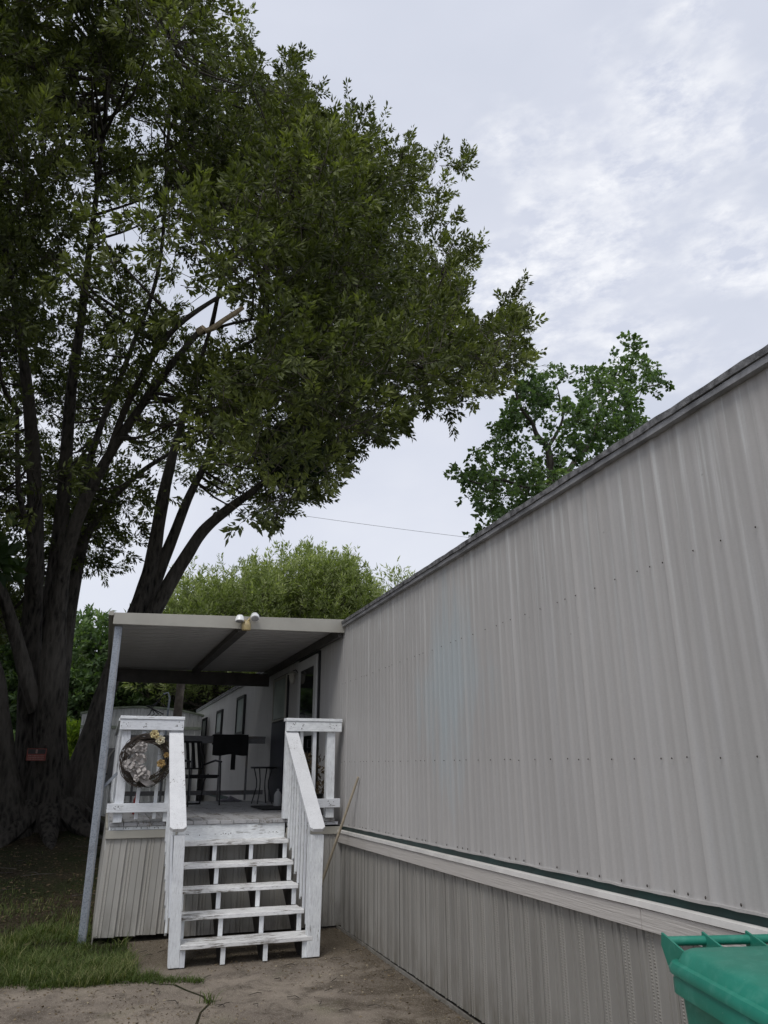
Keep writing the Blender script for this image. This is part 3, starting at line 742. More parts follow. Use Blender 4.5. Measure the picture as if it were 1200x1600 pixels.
# ------------------------------------------------------------------ floodlight
fl = thing('floodlight', (1.385, YF, 3.28), 'yellowed twin head motion floodlight on the porch roof edge', 'floodlight')
yel = simple('yellowed_plastic', (0.42, 0.33, 0.16), 0.45, var=0.3, scale=20); wht = simple('white_bulb', (0.86, 0.86, 0.86), 0.25, var=0.05)
MB().lathe([(0.02, -0.06), (0.05, -0.055), (0.058, -0.02), (0.052, 0.02), (0.035, 0.05), (0.012, 0.055)], (0, -0.055, -0.02), 14).build('body', yel, fl, True, local=True)
MB().lathe([(0.06, 0), (0.06, 0.02), (0.045, 0.026)], (0, 0, 0), 16).xf(Matrix.Translation((0, 0, 0.01)) @ Matrix.Rotation(R(90), 4, 'X')).build('base_plate', M['beige'], fl, True, local=True)
MB().box((-0.035, -0.095, -0.03), (0.035, -0.088, -0.012)).build('sensor_slot', M['black'], fl, local=True)
for sx_, zz, rx in ((-0.085, 0.05, 12), (0.09, 0.085, 34)):
    MB().tube([(0.01 * np.sign(sx_), -0.05, 0.03), (sx_ * 0.6, -0.06, zz)], 0.014, 8).build('arm', yel, fl, True, local=True)
    hd = MB().lathe([(0.012, 0.05), (0.035, 0.04), (0.05, 0.01), (0.055, -0.03), (0.048, -0.034)], (0, 0, 0), 16).xf(Matrix.Translation((sx_, -0.08, zz)) @ Matrix.Rotation(R(-rx), 4, 'X')).build('lamp_head', wht, fl, True, local=True)
    MB().lathe([(0.044, -0.0355), (0.03, -0.038), (0.01, -0.04)], (0, 0, 0), 16).xf(Matrix.Translation((sx_, -0.08, zz)) @ Matrix.Rotation(R(-rx), 4, 'X')).build('lens', M['edge'], fl, True, local=True)

# ------------------------------------------------------------------ wreath
wr = thing('wreath', (0.40, B - 0.165, 1.50), 'round twig wreath with grey plaid ribbon and cream flowers on the left porch railing', 'wreath')
mb = MB(); c = Vector((0.40, B - 0.165, 1.75)); rr = random.Random(4)
for k in range(62):
    r0 = rr.uniform(0.185, 0.262); a0 = rr.uniform(0, 6.28); span = rr.uniform(2.0, 5.0); yo = rr.uniform(-0.035, 0.03); ph = rr.uniform(0, 6.28)
    pts = [c + Vector((math.cos(a0 + span * i / 16) * (r0 + 0.02 * math.sin(ph + i * 0.7)), yo + 0.015 * math.sin(i * 0.9 + ph), math.sin(a0 + span * i / 16) * (r0 + 0.02 * math.sin(ph + i * 0.7)))) for i in range(17)]
    mb.tube(pts, rr.uniform(0.003, 0.0065), 4, False)
mb.build('twig_ring', simple('dry_vine', (0.055, 0.042, 0.034), 0.9, var=0.5, scale=25), wr)
# moss / stray sprigs
mb = MB()
for k in range(230):
    a = rr.uniform(-2.6, 1.5); r0 = rr.uniform(0.17, 0.27); p = c + Vector((math.cos(a) * r0, rr.uniform(-0.05, 0.0), math.sin(a) * r0))
    dd = Vector((rr.uniform(-1, 1), rr.uniform(-0.8, 0.2), rr.uniform(-1, 1))).normalized() * rr.uniform(0.03, 0.07)
    mb.tube([p, p + dd * 0.6 + Vector((0, 0, -0.005)), p + dd], 0.0016, 3, False)
mb.build('sprigs', simple('olive_sprig', (0.05, 0.045, 0.02), 0.9, var=0.5, scale=30), wr)
def plaid():
    t = NT('plaid_ribbon'); m = t.map()
    cols = []
    for d_ in ('X', 'Z', 'DIAGONAL'):
        w1 = t.n('ShaderNodeTexWave', wave_type='BANDS', bands_direction=d_); w1.inputs['Scale'].default_value = 34; w1.inputs['Distortion'].default_value = 1.5; t.l(m.outputs[0], w1.inputs['Vector'])
        cols.append(t.ramp(w1.outputs[1], [(0.35, 0.0), (0.5, 1.0)]))
    cc = t.mix(t.math('MULTIPLY', t.math('ADD', cols[0], cols[1]), 0.5), (0.06, 0.05, 0.048), (0.60, 0.56, 0.53))
    return t.done(cc, 0.8)
PL = plaid()
def loop(cx, cz, rx, rz_, ang, wd, name='ribbon_loop'):
    """one puffed loop of ribbon"""
    mb = MB(); n = 18; vs = []; fs = []
    for i in range(n + 1):
        a = math.pi * 2 * i / n; u = math.sin(a) * rx; v = (1 - math.cos(a)) * rz_ * 0.5
        yb = -0.02 - 0.055 * math.sin(a / 2) + 0.01 * math.sin(5 * a)
        for s in (-1, 1):
            q = Vector((v, yb + 0.012 * s * math.cos(2.3 * a), u * 0.6 + s * wd / 2))
            q = Matrix.Rotation(ang, 3, 'Y') @ q; vs.append(Vector((cx, B - 0.20, cz)) + q)
    for i in range(n): fs.append((2*i, 2*i+1, 2*i+3, 2*i+2))
    return mb.add(vs, fs).build(name, PL, wr, True)
for (cx, cz, rx, rz_, ang, wd) in ((0.31, 1.80, 0.055, 0.14, -1.25, 0.07), (0.27, 1.75, 0.06, 0.13, 2.3, 0.06), (0.30, 1.73, 0.05, 0.12, -0.5, 0.06),
                                  (0.33, 1.69, 0.055, 0.11, 1.0, 0.06), (0.25, 1.70, 0.05, 0.09, 2.7, 0.05), (0.34, 1.85, 0.05, 0.10, -2.2, 0.055), (0.36, 1.62, 0.05, 0.11, 0.3, 0.06)):
    loop(cx, cz, rx * 0.8, rz_ * 0.85, ang, wd * 0.7)
for k in range(12):
    a_ = 1.9 + 2.6 * k / 11; loop(0.40 + 0.16 * math.cos(a_) + rr.uniform(-0.03, 0.03), 1.75 + 0.17 * math.sin(a_) + rr.uniform(-0.03, 0.02), rr.uniform(0.02, 0.035), rr.uniform(0.05, 0.09), rr.uniform(-3, 3), rr.uniform(0.018, 0.035))
def tail(pts, wd):
    vs = []; fs = []
    for i, (x, z) in enumerate(pts):
        for s in (-1, 1): vs.append((x + s * wd / 2, B - 0.225 - 0.014 * math.sin(i * 1.7 + s * 0.7), z + s * 0.014))
    for i in range(len(pts) - 1): fs.append((2*i, 2*i+1, 2*i+3, 2*i+2))
    MB().add(vs, fs).build('ribbon_tail', PL, wr, True)
tail([(0.30, 1.70), (0.32, 1.66), (0.335, 1.62), (0.37, 1.58), (0.40, 1.545), (0.435, 1.52), (0.47, 1.50)], 0.085)
tail([(0.28, 1.70), (0.27, 1.65), (0.29, 1.61), (0.32, 1.575), (0.345, 1.54)], 0.06)
def flower(x, z, r_, mat, ccol):
    mb = MB(); base = Vector((x, B - 0.215, z)); vs = []
    for ring, (rad, yo) in enumerate(((r_, 0.0), (r_ * 0.6, -0.014))):
        for k in range(6):
            a = 2 * math.pi * (k + ring * 0.5) / 6 + x * 9; da = 0.50
            tip = base + Vector((math.cos(a) * rad, yo - 0.012, math.sin(a) * rad * 0.9)); l_ = base + Vector((math.cos(a - da) * rad * 0.82, yo, math.sin(a - da) * rad * 0.82)); r2 = base + Vector((math.cos(a + da) * rad * 0.82, yo, math.sin(a + da) * rad * 0.82))
            mb.add([base + Vector((0, yo + 0.006, 0)), l_, tip, r2], [(0, 1, 2), (0, 2, 3)])
    f = mb.build('flower', mat, wr)
    MB().lathe([(0.010, 0), (0.008, 0.008), (0.002, 0.011)], (0, 0, 0), 8).xf(Matrix.Translation(base + Vector((0, -0.012, 0))) @ Matrix.Rotation(R(90), 4, 'X')).build('flower_centre', ccol, f)
cream = simple('cream_petal', (0.55, 0.46, 0.24), 0.8, var=0.25, scale=40); pale = simple('pale_petal', (0.58, 0.53, 0.38), 0.8, var=0.2, scale=40); och = simple('ochre_petal', (0.36, 0.24, 0.09), 0.8, var=0.3, scale=40)
brn = simple('flower_eye', (0.16, 0.09, 0.03), 0.9)
flower(0.455, 2.015, 0.052, cream, brn); flower(0.52, 1.955, 0.055, pale, brn); flower(0.55, 1.715, 0.05, och, brn); flower(0.60, 1.80, 0.035, och, brn); flower(0.48, 1.985, 0.03, cream, brn)

# ------------------------------------------------------------------ long handled tool leaning in the corner
sh = thing('long_handled_spade', (2.30, 8.70, 0.0), 'long pale wooden handle with black socket leaning on the grey wall behind the steps', 'spade')
p0 = Vector((2.30, 8.70, 0.28)); p1 = Vector((A - 0.022, 8.13, 1.575)); dr = (p1 - p0).normalized()
MB().tube([p0, p0.lerp(p1, 0.33), p0.lerp(p1, 0.66), p1], [0.0155, 0.015, 0.014, 0.012], 10).build('handle', simple('bare_wood_handle', (0.40, 0.34, 0.25), 0.6, var=0.2, scale=14), sh, True)
MB().tube([p0 - dr * 0.04, p0 + dr * 0.20], [0.026, 0.020], 10).build('socket', M['black'], sh, True)
bl = [(-0.09, 0.28), (-0.095, 0.12), (-0.07, 0.04), (0, 0.0), (0.07, 0.04), (0.095, 0.12), (0.09, 0.28)]
vs = [(2.28 + u, 8.72 - 0.4 * v * 0.3, v + 0.004) for u, v in bl] + [(2.28 + u, 8.732 - 0.4 * v * 0.3, v + 0.004) for u, v in bl]; n = len(bl)
MB().add(vs, [tuple(range(n)), tuple(range(2*n-1, n-1, -1))] + [(i, i+n, (i+1) % n + n, (i+1) % n) for i in range(n)]).build('blade', M['edge'], sh)

# ------------------------------------------------------------------ things on the porch
ch = thing('patio_chair', (1.30, 12.1, ZD), 'black metal sling patio chair at the back of the porch', 'chair', R(26))
def legs(pts, r_=0.012, name='leg', mat=None): return MB().tube(pts, r_, 7).build(name, mat or M['black'], ch, True, local=True)
for s in (-1, 1):
    legs([(0.27 * s, -0.26, 0.0), (0.27 * s, -0.24, 0.42), (0.27 * s, -0.22, 0.62)])
    legs([(0.27 * s, 0.28, 0.0), (0.26 * s, 0.18, 0.35), (0.26 * s, 0.08, 0.44)])
    legs([(0.27 * s, -0.24, 0.62), (0.29 * s, -0.05, 0.64), (0.27 * s, 0.22, 0.58)], 0.016, 'armrest')
    legs([(0.25 * s, -0.22, 0.42), (0.25 * s, 0.18, 0.39), (0.25 * s, 0.32, 0.92)], 0.013, 'side_frame')
legs([(-0.25, 0.32, 0.92), (0.25, 0.32, 0.92)], 0.013, 'top_bar'); legs([(-0.25, 0.21, 0.52), (0.25, 0.21, 0.52)], 0.011, 'back_bar')
legs([(-0.27, 0.28, 0.012), (0.27, 0.28, 0.012)], 0.011, 'floor_bar')
MB().box((-0.24, -0.22, 0.385), (0.24, 0.19, 0.435)).build('seat', M['bfab'], ch, local=True, bevel=0.01)
for k in range(5):
    u = -0.20 + 0.10 * k
    MB().add([(u - 0.026, 0.225, 0.52), (u + 0.026, 0.225, 0.52), (u + 0.026, 0.325, 0.92), (u - 0.026, 0.325, 0.92), (u - 0.026, 0.235, 0.52), (u + 0.026, 0.235, 0.52), (u + 0.026, 0.335, 0.92), (u - 0.026, 0.335, 0.92)],
         [(0,1,2,3),(7,6,5,4),(0,4,5,1),(2,6,7,3),(1,5,6,2),(3,7,4,0)]).build('back_strap', M['bfab'], ch, local=True)
tb = thing('side_table', (2.36, 12.35, ZD), 'small black side table with four bowed legs by the far porch door', 'table')
MB().lathe([(0.19, 0.52), (0.20, 0.53), (0.20, 0.545), (0.19, 0.55)], n=24).build('tabletop', M['black'], tb, True, local=True)
for k in range(4):
    a = R(45 + 90 * k + 12); f = lambda r_: (r_ * math.cos(a), r_ * math.sin(a))
    MB().tube([(*f(0.15), 0.52), (*f(0.10), 0.34), (*f(0.10), 0.24), (*f(0.17), 0.0)], 0.009, 6).build('leg', M['black'], tb, True, local=True)
mt = MB().box((2.03, 10.55, ZD + 0.003), (2.55, 11.45, ZD + 0.018)).build('door_mat', M['bfab']); tag(mt, 'flat black door mat on the porch floor beside the side table', 'door mat')
mtz = thing('dried_plant', (2.42, 9.45, ZD), 'dried potted plant behind the right porch railing', 'potted plant')
MB().lathe([(0.09, 0), (0.12, 0.02), (0.14, 0.22), (0.15, 0.24), (0.13, 0.24)], n=16).build('pot', simple('black_pot', (0.012, 0.012, 0.012), 0.5), mtz, True, local=True)
def leaf_cloud(name, P, D, Ls, W, tint, mat, parent=None, fold=0.25, local_off=(0, 0, 0), seed=0):
    """leaves as folded four-point blades: P base, D unit direction, Ls length, W width"""
    r_ = np.random.default_rng(seed); n = len(P)
    rv = r_.normal(size=(n, 3)); S = np.cross(D, rv); S /= np.linalg.norm(S, axis=1)[:, None] + 1e-9
    Nn = np.cross(S, D); Lc = Ls[:, None]; Wc = W[:, None]
    v = np.empty((n, 4, 3)); v[:, 0] = P; v[:, 1] = P + D * Lc * 0.45 + S * Wc * 0.5 + Nn * Wc * fold
    v[:, 2] = P + D * Lc - Nn * Lc * 0.10; v[:, 3] = P + D * Lc * 0.45 - S * Wc * 0.5 + Nn * Wc * fold
    v = v.reshape(-1, 3) - np.array(local_off)
    idx = (np.arange(n)[:, None] * 4 + np.array([0, 1, 2, 0, 2, 3])[None]).ravel().astype(np.int32)
    me = bpy.data.meshes.new(name); me.vertices.add(n * 4); me.vertices.foreach_set('co', v.astype(np.float32).ravel())
    me.loops.add(n * 6); me.loops.foreach_set('vertex_index', idx)
    me.polygons.add(n * 2); me.polygons.foreach_set('loop_start', np.arange(0, n * 6, 3, dtype=np.int32)); 
    me.update(calc_edges=True)
    at_ = me.attributes.new('tint', 'FLOAT', 'POINT'); at_.data.foreach_set('value', np.repeat(np.clip(tint, 0, 1), 4).astype(np.float32))
    me.materials.append(mat)
    o = bpy.data.objects.new(name, me); COL.objects.link(o); o.parent = parent; return o
def unit(v): return v / (np.linalg.norm(v, axis=-1, keepdims=True) + 1e-9)
g2 = np.random.default_rng(5); n = 260; base = np.column_stack([g2.normal(0, 0.09, n), g2.normal(0, 0.09, n), g2.uniform(0.22, 0.68, n)])
leaf_cloud('foliage', base, unit(g2.normal(size=(n, 3)) + [0, 0, 0.3]), g2.uniform(0.05, 0.10, n), g2.uniform(0.02, 0.04, n), g2.uniform(0, 0.22, n), M['litter'], mtz)
mb = MB()
for k in range(7): a = k * 0.9; mb.tube([(0, 0, 0.2), (0.05 * math.cos(a), 0.05 * math.sin(a), 0.45), (0.09 * math.cos(a), 0.09 * math.sin(a), 0.66 + 0.02 * k)], 0.004, 4)
mb.build('stems', M['screw'], mtz, local=True)
jg = MB().lathe([(0.05, 0), (0.055, 0.01), (0.055, 0.15), (0.035, 0.19), (0.018, 0.20), (0.018, 0.23)], (2.36, 11.15, ZD + 0.02), 14).build('plastic_jug', simple('milky_plastic', (0.38, 0.38, 0.38), 0.4)); tag(jg, 'pale plastic jug on the door mat at the right end of the porch', 'jug')
# dark cloth over the back rail
def cloth():
    mb = MB(); vs = []; nx, nz = 22, 9; rr = random.Random(9)
    for j in range(nz + 1):
        for i in range(nx + 1):
            u = i / nx; v = j / nz; x = 1.68 + 0.60 * u
            hang = 0.33 + 0.012 * math.sin(u * 9)
            if j == 0: vs.append((x, YB + 0.075, 2.03))
            elif j == 1: vs.append((x, YB + 0.07, 2.185))
            else: vs.append((x, YB - 0.075 - 0.008 * math.sin(u * 13) * v, 2.188 - hang * (j - 2) / (nz - 2)))
    fs = [(j*(nx+1)+i, j*(nx+1)+i+1, (j+1)*(nx+1)+i+1, (j+1)*(nx+1)+i) for j in range(nz) for i in range(nx)]
    return mb.add(vs, fs)
ct = thing('draped_cloth', (1.95, YB, 1.85), 'black cloth draped over the back railing of the porch', 'cloth')
o = cloth().build('cloth', M['bfab'], ct, True); sm = o.modifiers.new('thick', 'SOLIDIFY'); sm.thickness = 0.012
MB().box((2.00, YB - 0.105, 1.62), (2.075, YB - 0.085, 1.88)).build('strap', M['bfab'], ct)
rg = MB(); rr = random.Random(3); n = 9; vs = []
for j in range(n):
    for i in range(n): d_ = min(i, j, n-1-i, n-1-j) / 4; vs.append((1.78 + 0.05 * i + rr.uniform(-0.01, 0.01), 13.05 + 0.03 * j, ZD + 0.008 + d_ * rr.uniform(0.02, 0.09)))
rg.add(vs, [(j*n+i, j*n+i+1, (j+1)*n+i+1, (j+1)*n+i) for j in range(n-1) for i in range(n-1)])
o = rg.build('crumpled_rag', simple('grey_rag', (0.22, 0.21, 0.24), 0.9, var=0.5, scale=14)); tag(o, 'crumpled pale rag on the porch floor under the draped black cloth', 'rag')
bt = MB().lathe([(0.035, 0), (0.038, 0.02), (0.038, 0.16), (0.02, 0.20), (0.012, 0.26)], (0.40, 10.2, ZD + 0.003), 12).build('red_bottle', simple('red_plastic', (0.22, 0.02, 0.015), 0.4)); tag(bt, 'red bottle on the porch floor behind the wreath', 'bottle')

# ================================================================== WHEELIE BIN
bn = thing('wheelie_bin', (2.255, 2.195, 0.0), 'green wheeled rubbish bin against the skirting at the bottom right', 'rubbish bin', R(-14))
t = NT('green_plastic'); m = t.map(); nn = t.noise(m, 3, 6, 0.65); n3 = t.noise(t.map((3, 3, 3), (5, 1, 0)), 5, 8, 0.7, 0.6)
cg = t.mix(t.ramp(nn, [(0.35, 0.0), (0.7, 1.0)]), (0.012, 0.175, 0.12), (0.024, 0.235, 0.168))
cg = t.mix(t.ramp(n3, [(0.50, 0.0), (0.74, 0.28)]), cg, (0.17, 0.44, 0.36))
sp = t.vor(t.map(), 26); cg = t.mix(t.ramp(sp, [(0.0, 0.9), (0.05, 0.0)]), cg, (0.45, 0.5, 0.46))
t.bump(t.noise(m, 160, 2, 0.5), 0.12, 0.002); GREEN = t.done(cg, t.ramp(nn, [(0.3, 0.33), (0.7, 0.5)]))
def rr_ring(wx, wy, z, r_, yo=0.0, n=5):
    pts = []
    for (sx_, sy_, a0) in ((1, 1, 0), (-1, 1, 90), (-1, -1, 180), (1, -1, 270)):
        for i in range(n):
            a = R(a0 + 90 * i / (n - 1)); pts.append((sx_ * (wx / 2 - r_) + r_ * math.cos(a), yo + sy_ * (wy / 2 - r_) + r_ * math.sin(a), z))
    return pts
def rings(rs, cap0=True, cap1=True):
    n = len(rs[0]); vs = [p for r_ in rs for p in r_]; fs = []
    for j in range(len(rs) - 1):
        for i in range(n): fs.append((j*n+i, j*n+(i+1) % n, (j+1)*n+(i+1) % n, (j+1)*n+i))
    if cap0: fs.append(tuple(range(n-1, -1, -1)))
    if cap1: fs.append(tuple((len(rs)-1)*n+i for i in range(n)))
    return MB().add(vs, fs)
rings([rr_ring(0.44, 0.52, 0.05, 0.06, 0.04), rr_ring(0.46, 0.55, 0.12, 0.06, 0.03), rr_ring(0.555, 0.70, 0.93, 0.06), rr_ring(0.555, 0.70, 0.955, 0.06)]).build('body', GREEN, bn, True, local=True)
rings([rr_ring(0.60, 0.745, 0.915, 0.07), rr_ring(0.60, 0.745, 0.960, 0.07), rr_ring(0.58, 0.725, 0.985, 0.07), rr_ring(0.56, 0.705, 0.985, 0.06)], False, False).build('rim', GREEN, bn, True, local=True)
MB().box((-0.26, -0.362, 0.62), (0.26, -0.345, 0.66)).build('side_rib', GREEN, bn, local=True, bevel=0.006)
def lid_z(y): return 1.035 - 0.05 * ((y + 0.36) / 0.7) ** 0 * 0 + 0.012
rings([rr_ring(0.615, 0.76, 0.978, 0.075), rr_ring(0.62, 0.765, 0.995, 0.075), rr_ring(0.60, 0.745, 1.012, 0.07), rr_ring(0.565, 0.71, 1.016, 0.07), rr_ring(0.53, 0.67, 1.048, 0.06), rr_ring(0.49, 0.63, 1.058, 0.05), rr_ring(0.30, 0.42, 1.066, 0.04)]).build('lid', GREEN, bn, True, local=True)
rings([rr_ring(0.34, 0.17, 1.045, 0.03, -0.24), rr_ring(0.33, 0.16, 1.066, 0.03, -0.24), rr_ring(0.29, 0.13, 1.072, 0.03, -0.24)]).build('lid_boss', GREEN, bn, True, local=True)
MB().tube([(-0.255, 0.455, 1.052), (0.255, 0.455, 1.052)], 0.017, 12).build('handle_bar', GREEN, bn, True, local=True)
for x in (-0.255, -0.09, 0.09, 0.255):
    MB().add([(x - 0.004, 0.30, 1.050), (x + 0.004, 0.30, 1.050), (x - 0.004, 0.470, 1.080), (x + 0.004, 0.470, 1.080), (x - 0.004, 0.482, 1.035), (x + 0.004, 0.482, 1.035), (x - 0.004, 0.44, 0.975), (x + 0.004, 0.44, 0.975), (x - 0.004, 0.34, 0.97), (x + 0.004, 0.34, 0.97)],
             [(0, 2, 4, 6, 8), (9, 7, 5, 3, 1), (0, 1, 3, 2), (2, 3, 5, 4), (4, 5, 7, 6), (6, 7, 9, 8), (8, 9, 1, 0)]).build('hinge_rib', GREEN, bn, local=True)
MB().box((-0.03, -0.06, 1.0685), (0.16, -0.025, 1.0700)).xf(Matrix.Rotation(R(8), 4, 'Z')).build('label', wht, bn, local=True)
for s in (-1, 1):
    wv = MB().lathe([(0.06, -0.025), (0.115, -0.025), (0.125, -0.015), (0.125, 0.015), (0.115, 0.025), (0.06, 0.025)], n=20).xf(Matrix.Translation((s * 0.27, 0.33, 0.125)) @ Matrix.Rotation(R(90), 4, 'Y')).build('wheel', M['black'], bn, True, local=True)
MB().tube([(-0.28, 0.33, 0.125), (0.28, 0.33, 0.125)], 0.01, 8).build('axle', M['edge'], bn, local=True)

# ================================================================== TREES
def smooth_path(P, n):
    P = np.array(P, float); t_ = np.linspace(0, len(P) - 1, n); out = []
    for t0 in t_:
        i = min(int(t0), len(P) - 2); f = t0 - i; p0 = P[max(i-1, 0)]; p1 = P[i]; p2 = P[i+1]; p3 = P[min(i+2, len(P)-1)]
        out.append(0.5 * ((2*p1) + (-p0+p2)*f + (2*p0-5*p1+4*p2-p3)*f*f + (-p0+3*p1-3*p2+p3)*f**3))
    return np.array(out)
WK = 0.58
def limb(path, parent, name='limb', mat=None, n=None, sides=12, jit=0.07, seed=0):
    """path rows: px, py, depth, width in px"""
    pts = [(*at(p[0], p[1], p[2]), p[3] * np.linalg.norm(at(p[0], p[1], p[2]) - [0, 0, CAM_H]) / FPX / 2) for p in path]
    n = n or 7 * len(path); S = smooth_path(pts, n)
    S[:, 3] *= WK; S[:, 0] += 0.03 * np.sin(np.linspace(0, 9, n) + seed); S[:, 1] += 0.03 * np.cos(np.linspace(0, 8, n) + seed)
    MB().tube(S[:, :3], np.maximum(S[:, 3], 0.006), sides, True, jit, seed).build(name, mat or M['bark'], parent, True)
    return S
tree = thing('large_tree', (-0.9, 15.5, 0.4), 'large dark oak with many leaning trunks filling the left side behind the porch', 'tree')
LP = [
 [(70, 1340, 15.3, 140), (72, 1290, 15.3, 108), (74, 1200, 15.3, 84), (76, 1100, 15.2, 66), (86, 1000, 15.1, 52), (98, 900, 14.9, 38), (116, 830, 14.6, 32), (142, 770, 14.2, 28), (178, 700, 13.8, 24), (215, 640, 13.4, 21), (256, 580, 13.0, 18), (300, 528, 12.7, 15), (318, 510, 12.6, 13)],
 [(165, 718, 13.9, 18), (185, 660, 13.6, 17), (215, 600, 13.3, 16), (250, 545, 12.9, 15), (290, 500, 12.6, 13), (345, 460, 12.3, 10), (400, 425, 12.0, 8), (470, 380, 11.6, 6), (560, 330, 11.2, 3)],
 [(40, 1340, 15.6, 110), (44, 1230, 15.6, 70), (48, 1100, 15.6, 56), (52, 1000, 15.6, 46), (56, 900, 15.5, 42), (54, 800, 15.3, 36), (48, 700, 15.0, 32), (40, 600, 14.6, 26), (28, 500, 14.2, 21), (15, 420, 13.8, 16), (0, 320, 13.2, 10)],
 [(66, 1080, 15.9, 44), (78, 960, 16.0, 42), (90, 880, 16.0, 38), (98, 800, 15.9, 34), (102, 700, 15.6, 30), (110, 600, 15.2, 25), (126, 500, 14.8, 20), (140, 400, 14.2, 15), (160, 250, 13.4, 10), (175, 100, 12.6, 6)],
 [(92, 1120, 16.4, 40), (104, 1000, 16.5, 36), (118, 900, 16.6, 30), (132, 838, 16.7, 24), (170, 785, 16.8, 17), (220, 740, 16.9, 13), (275, 705, 17.0, 9), (330, 680, 17.1, 5)],
 [(118, 880, 16.6, 24), (126, 780, 16.7, 20), (150, 680, 16.6, 16), (200, 560, 16.2, 12), (250, 420, 15.6, 9), (262, 240, 14.8, 8), (266, 60, 14.0, 6)],
 [(100, 1325, 15.8, 120), (122, 1230, 15.8, 84), (140, 1160, 15.9, 62), (160, 1090, 16.0, 50), (190, 1010, 16.2, 42), (218, 950, 16.3, 44), (236, 890, 16.4, 38), (250, 820, 16.4, 33), (262, 750, 16.3, 28), (278, 680, 16.1, 18), (300, 600, 15.8, 13), (330, 500, 15.3, 9), (350, 400, 14.8, 6)],
 [(224, 950, 16.3, 36), (248, 888, 16.5, 32), (272, 835, 16.6, 27), (300, 770, 16.7, 21), (340, 700, 16.7, 13), (390, 650, 16.6, 10), (450, 618, 16.4, 8), (520, 600, 16.2, 5), (600, 590, 16.0, 3)],
 [(222, 985, 16.1, 40), (262, 915, 16.0, 37), (292, 870, 15.9, 33), (320, 830, 15.7, 29), (358, 795, 15.5, 25), (400, 762, 15.2, 18), (440, 725, 15.0, 11), (490, 680, 14.7, 8), (560, 620, 14.2, 5), (640, 560, 13.6, 3)],
 [(10, 1345, 15.0, 120), (6, 1250, 15.0, 84), (0, 1150, 15.0, 64), (-14, 1060, 14.9, 52), (-50, 960, 14.7, 44), (-100, 840, 14.4, 34), (-170, 680, 13.8, 24), (-250, 480, 13.0, 14)],
 [(60, 1110, 15.2, 40), (36, 1030, 15.0, 34), (12, 960, 14.8, 28), (-10, 900, 14.6, 24), (-60, 800, 14.2, 18), (-120, 640, 13.6, 10)],
 [(60, 930, 15.1, 16), (50, 870, 14.8, 15), (36, 800, 14.4, 14), (30, 740, 14.2, 12), (24, 640, 13.8, 9)],
 [(300, 526, 12.7, 9), (360, 505, 12.5, 7), (430, 500, 12.3, 6), (520, 520, 12.1, 4), (620, 545, 12.0, 3)],
 [(330, 510, 15.3, 10), (350, 430, 14.6, 9), (410, 360, 14.0, 7), (490, 290, 13.4, 5), (560, 220, 12.8, 3)],
 [(345, 560, 16.0, 8), (420, 520, 15.4, 8), (520, 480, 14.6, 6), (640, 450, 13.8, 5), (720, 400, 13.2, 3)],
]
paths = []
for i, p in enumerate(LP): paths.append(limb(p, tree, 'trunk' if i in (0, 2, 6, 9) else 'limb', seed=i, sides=16 if i in (0, 2, 6, 9) else 10, jit=0.10 if i in (0, 2, 6, 9) else 0.05))
# surface roots and flare
for k, (a, L_) in enumerate(((-2.6, 1.5), (-2.0, 1.2), (-1.4, 1.3), (-0.8, 1.1), (-0.2, 1.0), (-3.0, 1.2))):
    c = np.array([-0.95 + 0.45 * math.cos(a), 15.5 + 0.4 * math.sin(a), 0]); e = c + np.array([math.cos(a), math.sin(a), 0]) * L_
    P = [(*(c + (e - c) * f)[:2], gzn(*(c + (e - c) * f)[:2]) + 0.35 * (1 - f) ** 2 - 0.02, 0.20 * (1 - f) + 0.03) for f in np.linspace(0, 1, 9)]
    S = np.array(P); MB().tube(S[:, :3], S[:, 3], 8, True, 0.12, k).build('root', M['bark'], tree, True)
# freshly split branch
bb = MB(); P = [at(320, 517, 12.55), at(333, 512, 12.5), at(350, 500, 12.45), at(366, 490, 12.4), at(380, 480, 12.35)]
rw = simple('fresh_split_wood', (0.78, 0.60, 0.40), 0.8, var=0.35, scale=25)
bb.tube(P, [0.045, 0.055, 0.05, 0.048, 0.04], 6, True, 0.2, 3).build('split_branch', rw, tree)
MB().tube([at(310, 518, 12.62), at(318, 512, 12.5)], [0.07, 0.055], 8, True, 0.2, 5).build('broken_stub', rw, tree)

